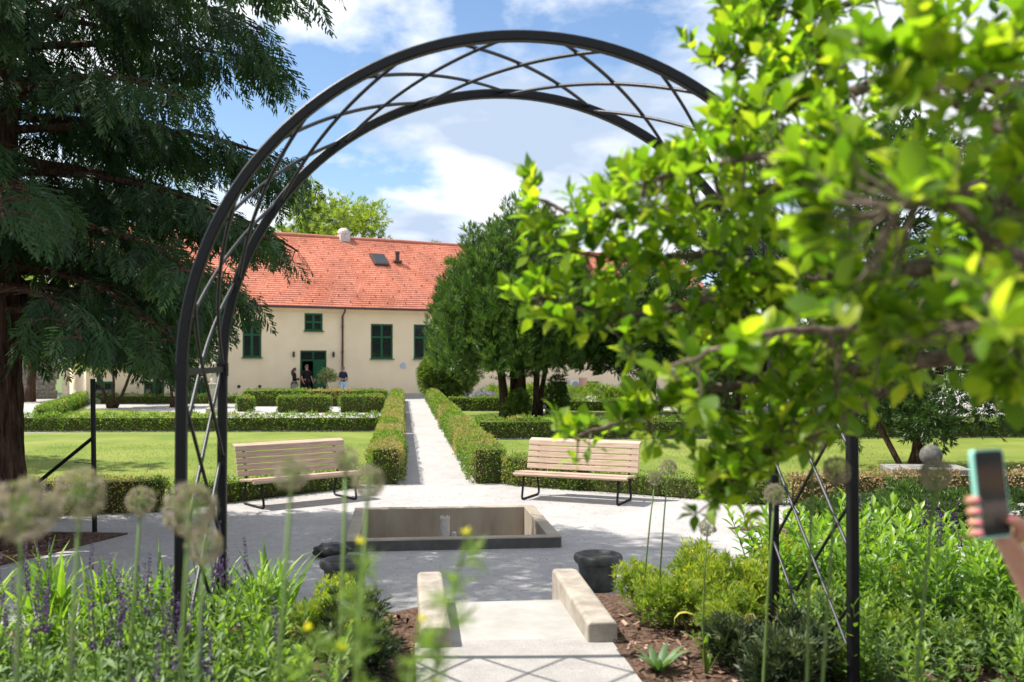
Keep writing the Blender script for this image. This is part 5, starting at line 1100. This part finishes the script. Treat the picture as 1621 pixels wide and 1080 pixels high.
# ---------------------------------------------------------------- phone held up by a person standing just outside the frame
PD = 1.80; pc = A(1568, 781, PD); rr = Vector((math.cos(PSI), -math.sin(PSI), 0)); ff = Vector((math.sin(PSI), math.cos(PSI), 0)); uu = Vector((0, 0, 1))
ph = thing('smartphone', 'smartphone in a mint green case held up to take a picture', 'phone', pc); 
X = (rr*.90+ff*.43).normalized(); Zx = (uu*.985-rr*.145+ff*.06); Zx = (Zx-X*Zx.dot(X)).normalized(); Y = Zx.cross(X)
Mr = Matrix((X, Y, Zx)).transposed()
ph.rotation_euler = Mr.to_euler()
mint = simple('mint_silicone', (.22, .50, .42), (.27, .56, .47), .5, 20); hw_, hh_ = .0365, .0765
def rounded(w, h, y0, y1, r, mat, name, parent):
    pts = []
    for cx, cz, a0 in ((w-r, h-r, 0), (-w+r, h-r, 90), (-w+r, -h+r, 180), (w-r, -h+r, 270)):
        for k in range(6): a = R(a0+18*k); pts.append((cx+r*math.cos(a), cz+r*math.sin(a)))
    n = len(pts); V = [(x, y0, z) for x, z in pts]+[(x, y1, z) for x, z in pts]; me = bpy.data.meshes.new(name); me.from_pydata(V, [], [tuple(range(n))[::-1], tuple(range(n, 2*n))]+[(i, (i+1) % n, n+(i+1) % n, n+i) for i in range(n)]); bm = bmesh.new(); bm.from_mesh(me); bmesh.ops.recalc_face_normals(bm, faces=bm.faces); bm.to_mesh(me); bm.free(); me.materials.append(mat); o = bpy.data.objects.new(name, me); link(o, parent); return o
cs = rounded(hw_+.003, hh_+.003, -.0045, .006, .010, mint, 'case', ph)
def screen_mat():
    m, n, l, b = newmat('phone_screen'); b.inputs['Roughness'].default_value = .35; b.inputs['Specular IOR Level'].default_value = .15; b.inputs['Base Color'].default_value = (.01, .01, .01, 1)
    tcn = n.new('ShaderNodeTexCoord'); sp_ = n.new('ShaderNodeSeparateXYZ'); l.new(tcn.outputs['Object'], sp_.inputs[0]); r = n.new('ShaderNodeValToRGB'); mp = n.new('ShaderNodeMapRange'); mp.inputs[1].default_value = -.077; mp.inputs[2].default_value = .077; l.new(sp_.outputs[2], mp.inputs[0])
    nz_ = n.new('ShaderNodeTexNoise'); nz_.inputs['Scale'].default_value = 55; l.new(tcn.outputs['Object'], nz_.inputs['Vector']); ad = n.new('ShaderNodeMath'); ad.operation = 'MULTIPLY_ADD'; ad.inputs[1].default_value = .22; l.new(nz_.outputs[0], ad.inputs[0]); l.new(mp.outputs[0], ad.inputs[2]); l.new(ad.outputs[0], r.inputs[0]); e = r.color_ramp.elements; e[1].color = (.004, .004, .004, 1)
    for p_, c in ((.0, (.003, .003, .003)), (.24, (.004, .004, .004)), (.30, (.10, .075, .06)), (.46, (.16, .12, .10)), (.56, (.02, .02, .02)), (.72, (.08, .045, .015)), (.88, (.07, .03, .02)), (1.0, (.004, .004, .004))):
        x = e.new(p_); x.color = (*c, 1)
    l.new(r.outputs[0], b.inputs['Emission Color']); b.inputs['Emission Strength'].default_value = .3; return m
sc_ = rounded(hw_-.001, hh_-.001, -.0058, -.004, .008, screen_mat(), 'screen', ph)
g = Geo(); g.box((-.02, .0075, .055), (.028, .003, .028)); g.build('camera_bump', M['blackplastic'], ph)
for z in (.02, .035): bx('side_button', (hw_+.0035, .001, z), (.002, .003, .012), mint, ph)
def PL(x, y, z): return Vector(Mr@Vector((x, y, z)))+pc
# holder: hand and forearm continuous with the body, which stands to the right of the picture
eb = PL(.20, .02, -.30); sh = PL(.40, -.22, -.10); feet = Vector((sh.x+.16, sh.y-.02, TZ)); rot = R(-20)
hp_ = thing('person', 'person outside the frame holding the mint phone, pink fingernails showing', 'person', feet)
def LP(v): return tuple(Vector(v)-feet)
wr = PL(.075, .022, -.115); sx_ = (sh-feet)
J = {'pelvis': ((0, 0, .93), (.16, .11)), 'waist': ((0, 0, 1.08), (.135, .10)), 'chest': ((0, 0, 1.26), (.16, .12)), 'neckb': ((0, 0, 1.40), (.09, .07)), 'neck': ((0, .01, 1.46), .05), 'head': ((0, .03, 1.55), (.075, .09)), 'crown': ((0, .02, 1.63), (.07, .085)),
     'shl': ((-.17, .02, 1.36), .058), 'ell': (LP(eb), .042), 'fal': (LP(eb.lerp(wr, .5)), .038), 'wrl': (LP(wr), (.030, .024)), 'pal': (LP(PL(.048, .022, -.085)), (.034, .018)), 'pam': (LP(PL(.026, .024, -.05)), (.034, .014)), 'shr': ((.17, .02, 1.36), .058), 'elr': ((.25, .0, 1.1), .042), 'wrr': ((.22, .2, 1.0), .029),
     'hpl': ((-.095, 0, .88), .09), 'knl': ((-.1, .02, .48), .06), 'anl': ((-.1, 0, .08), .042), 'tol': ((-.11, .15, .035), .036), 'hpr': ((.095, 0, .88), .09), 'knr': ((.1, .02, .48), .06), 'anr': ((.1, 0, .08), .042), 'tor': ((.11, .15, .035), .036)}
E_ = [('pelvis', 'waist'), ('waist', 'chest'), ('chest', 'neckb'), ('neckb', 'neck'), ('neck', 'head'), ('head', 'crown'), ('neckb', 'shl'), ('shl', 'ell'), ('ell', 'fal'), ('fal', 'wrl'), ('wrl', 'pal'), ('pal', 'pam'), ('neckb', 'shr'), ('shr', 'elr'), ('elr', 'wrr')]
for n in 'lr': E_ += [('pelvis', 'hp'+n), ('hp'+n, 'kn'+n), ('kn'+n, 'an'+n), ('an'+n, 'to'+n)]
me = skin_mesh(J, E_, 'pelvis')
g = Geo(); nails = []
# four fingers wrap round the far edge of the phone from behind, the thumb crosses the screen
for i, z in enumerate((-.012, -.032, -.052, -.070)):
    pts = [PL(.030, .024, -.05+i*-.006), PL(.005, .024, z-.004), PL(-.022, .021, z), PL(-.041, .012, z+.001), PL(-.0455, .000, z+.002), PL(-.041, -.010, z+.003)]
    g.tube([tuple(p-feet) for p in pts], [.0098, .0095, .009, .0085, .008, .0055], 10); nails.append((PL(-.0475, -.008, z+.003), PL(-1, -.35, 0)-pc))
tpts = [PL(.062, .014, -.09), PL(.064, -.004, -.072), PL(.050, -.016, -.058), PL(.032, -.019, -.050), PL(.015, -.017, -.046)]
g.tube([tuple(p-feet) for p in tpts], [.016, .0145, .012, .0105, .007], 10); nails.append((PL(.017, -.0255, -.046), PL(-.2, -1, .1)-pc))
hand_geo(g, J['wrr'][0], (-.1, .8, -.4), (-1, 0, 0), 1.0, .5, side=-1)
for s in (-1, 1): g.tube([(s*.075, .0, 1.53), (s*.083, .0, 1.55), (s*.077, 0, 1.58)], [.006, .012, .007], 6)
g.tube([(0, .125, 1.565), (0, .145, 1.535), (0, .125, 1.525)], [.008, .014, .008], 6)
hm = g.mesh('h'); bm = bmesh.new(); bm.from_mesh(me); bm.from_mesh(hm); bm.to_mesh(me); bm.free(); me.materials.append(M['skin'])
for p in me.polygons: p.use_smooth = True
bo = bpy.data.objects.new('body', me); link(bo, hp_)
pink = simple('pink_nail_varnish', (.62, .11, .19), (.68, .15, .23), .25, 20)
for p, d in nails:
    me = bpy.data.meshes.new('fingernail'); bm = bmesh.new(); bmesh.ops.create_icosphere(bm, subdivisions=2, radius=1)
    for v in bm.verts: v.co = Vector((v.co.x*.0048, v.co.y*.0018, v.co.z*.0042))
    bm.to_mesh(me); bm.free(); me.materials.append(pink); o = bpy.data.objects.new('fingernail', me); link(o, bo); o.location = p-feet; o.rotation_euler = Vector(d).to_track_quat('-Y', 'Z').to_euler()
def gar(name, keys, edges, grow, mat, root, over):
    JJ = {a: (over.get(a, J[a][0]), tuple(x+grow for x in J[a][1]) if isinstance(J[a][1], tuple) else J[a][1]+grow) for a in keys}; m = skin_mesh(JJ, edges, root); m.materials.append(mat)
    for p in m.polygons: p.use_smooth = True
    link(bpy.data.objects.new(name, m), hp_)
gar('blouse', ['pelvis', 'waist', 'chest', 'neckb', 'shl', 'shr', 'ell', 'elr'], [('pelvis', 'waist'), ('waist', 'chest'), ('chest', 'neckb'), ('neckb', 'shl'), ('neckb', 'shr'), ('shl', 'ell'), ('shr', 'elr')], .018, cloth('white_blouse', (.6, .58, .55)), 'waist', {'ell': tuple(Vector(J['shl'][0]).lerp(Vector(J['ell'][0]), .6)), 'elr': tuple(Vector(J['shr'][0]).lerp(Vector(J['elr'][0]), .6))})
gar('trousers', ['pelvis', 'hpl', 'hpr', 'knl', 'knr', 'anl', 'anr'], [('pelvis', 'hpl'), ('pelvis', 'hpr'), ('hpl', 'knl'), ('hpr', 'knr'), ('knl', 'anl'), ('knr', 'anr')], .014, navy, 'pelvis', {})
bm = bmesh.new(); bmesh.ops.create_icosphere(bm, subdivisions=3, radius=1)
for v in bm.verts: c = v.co; v.co = Vector((c.x*.088, c.y*.105+.012, c.z*.105+1.60+(0 if c.y < .25 else .04)))
m = bpy.data.meshes.new('hair'); bm.to_mesh(m); bm.free(); m.materials.append(HAIR['dark']); link(bpy.data.objects.new('hair', m), hp_)
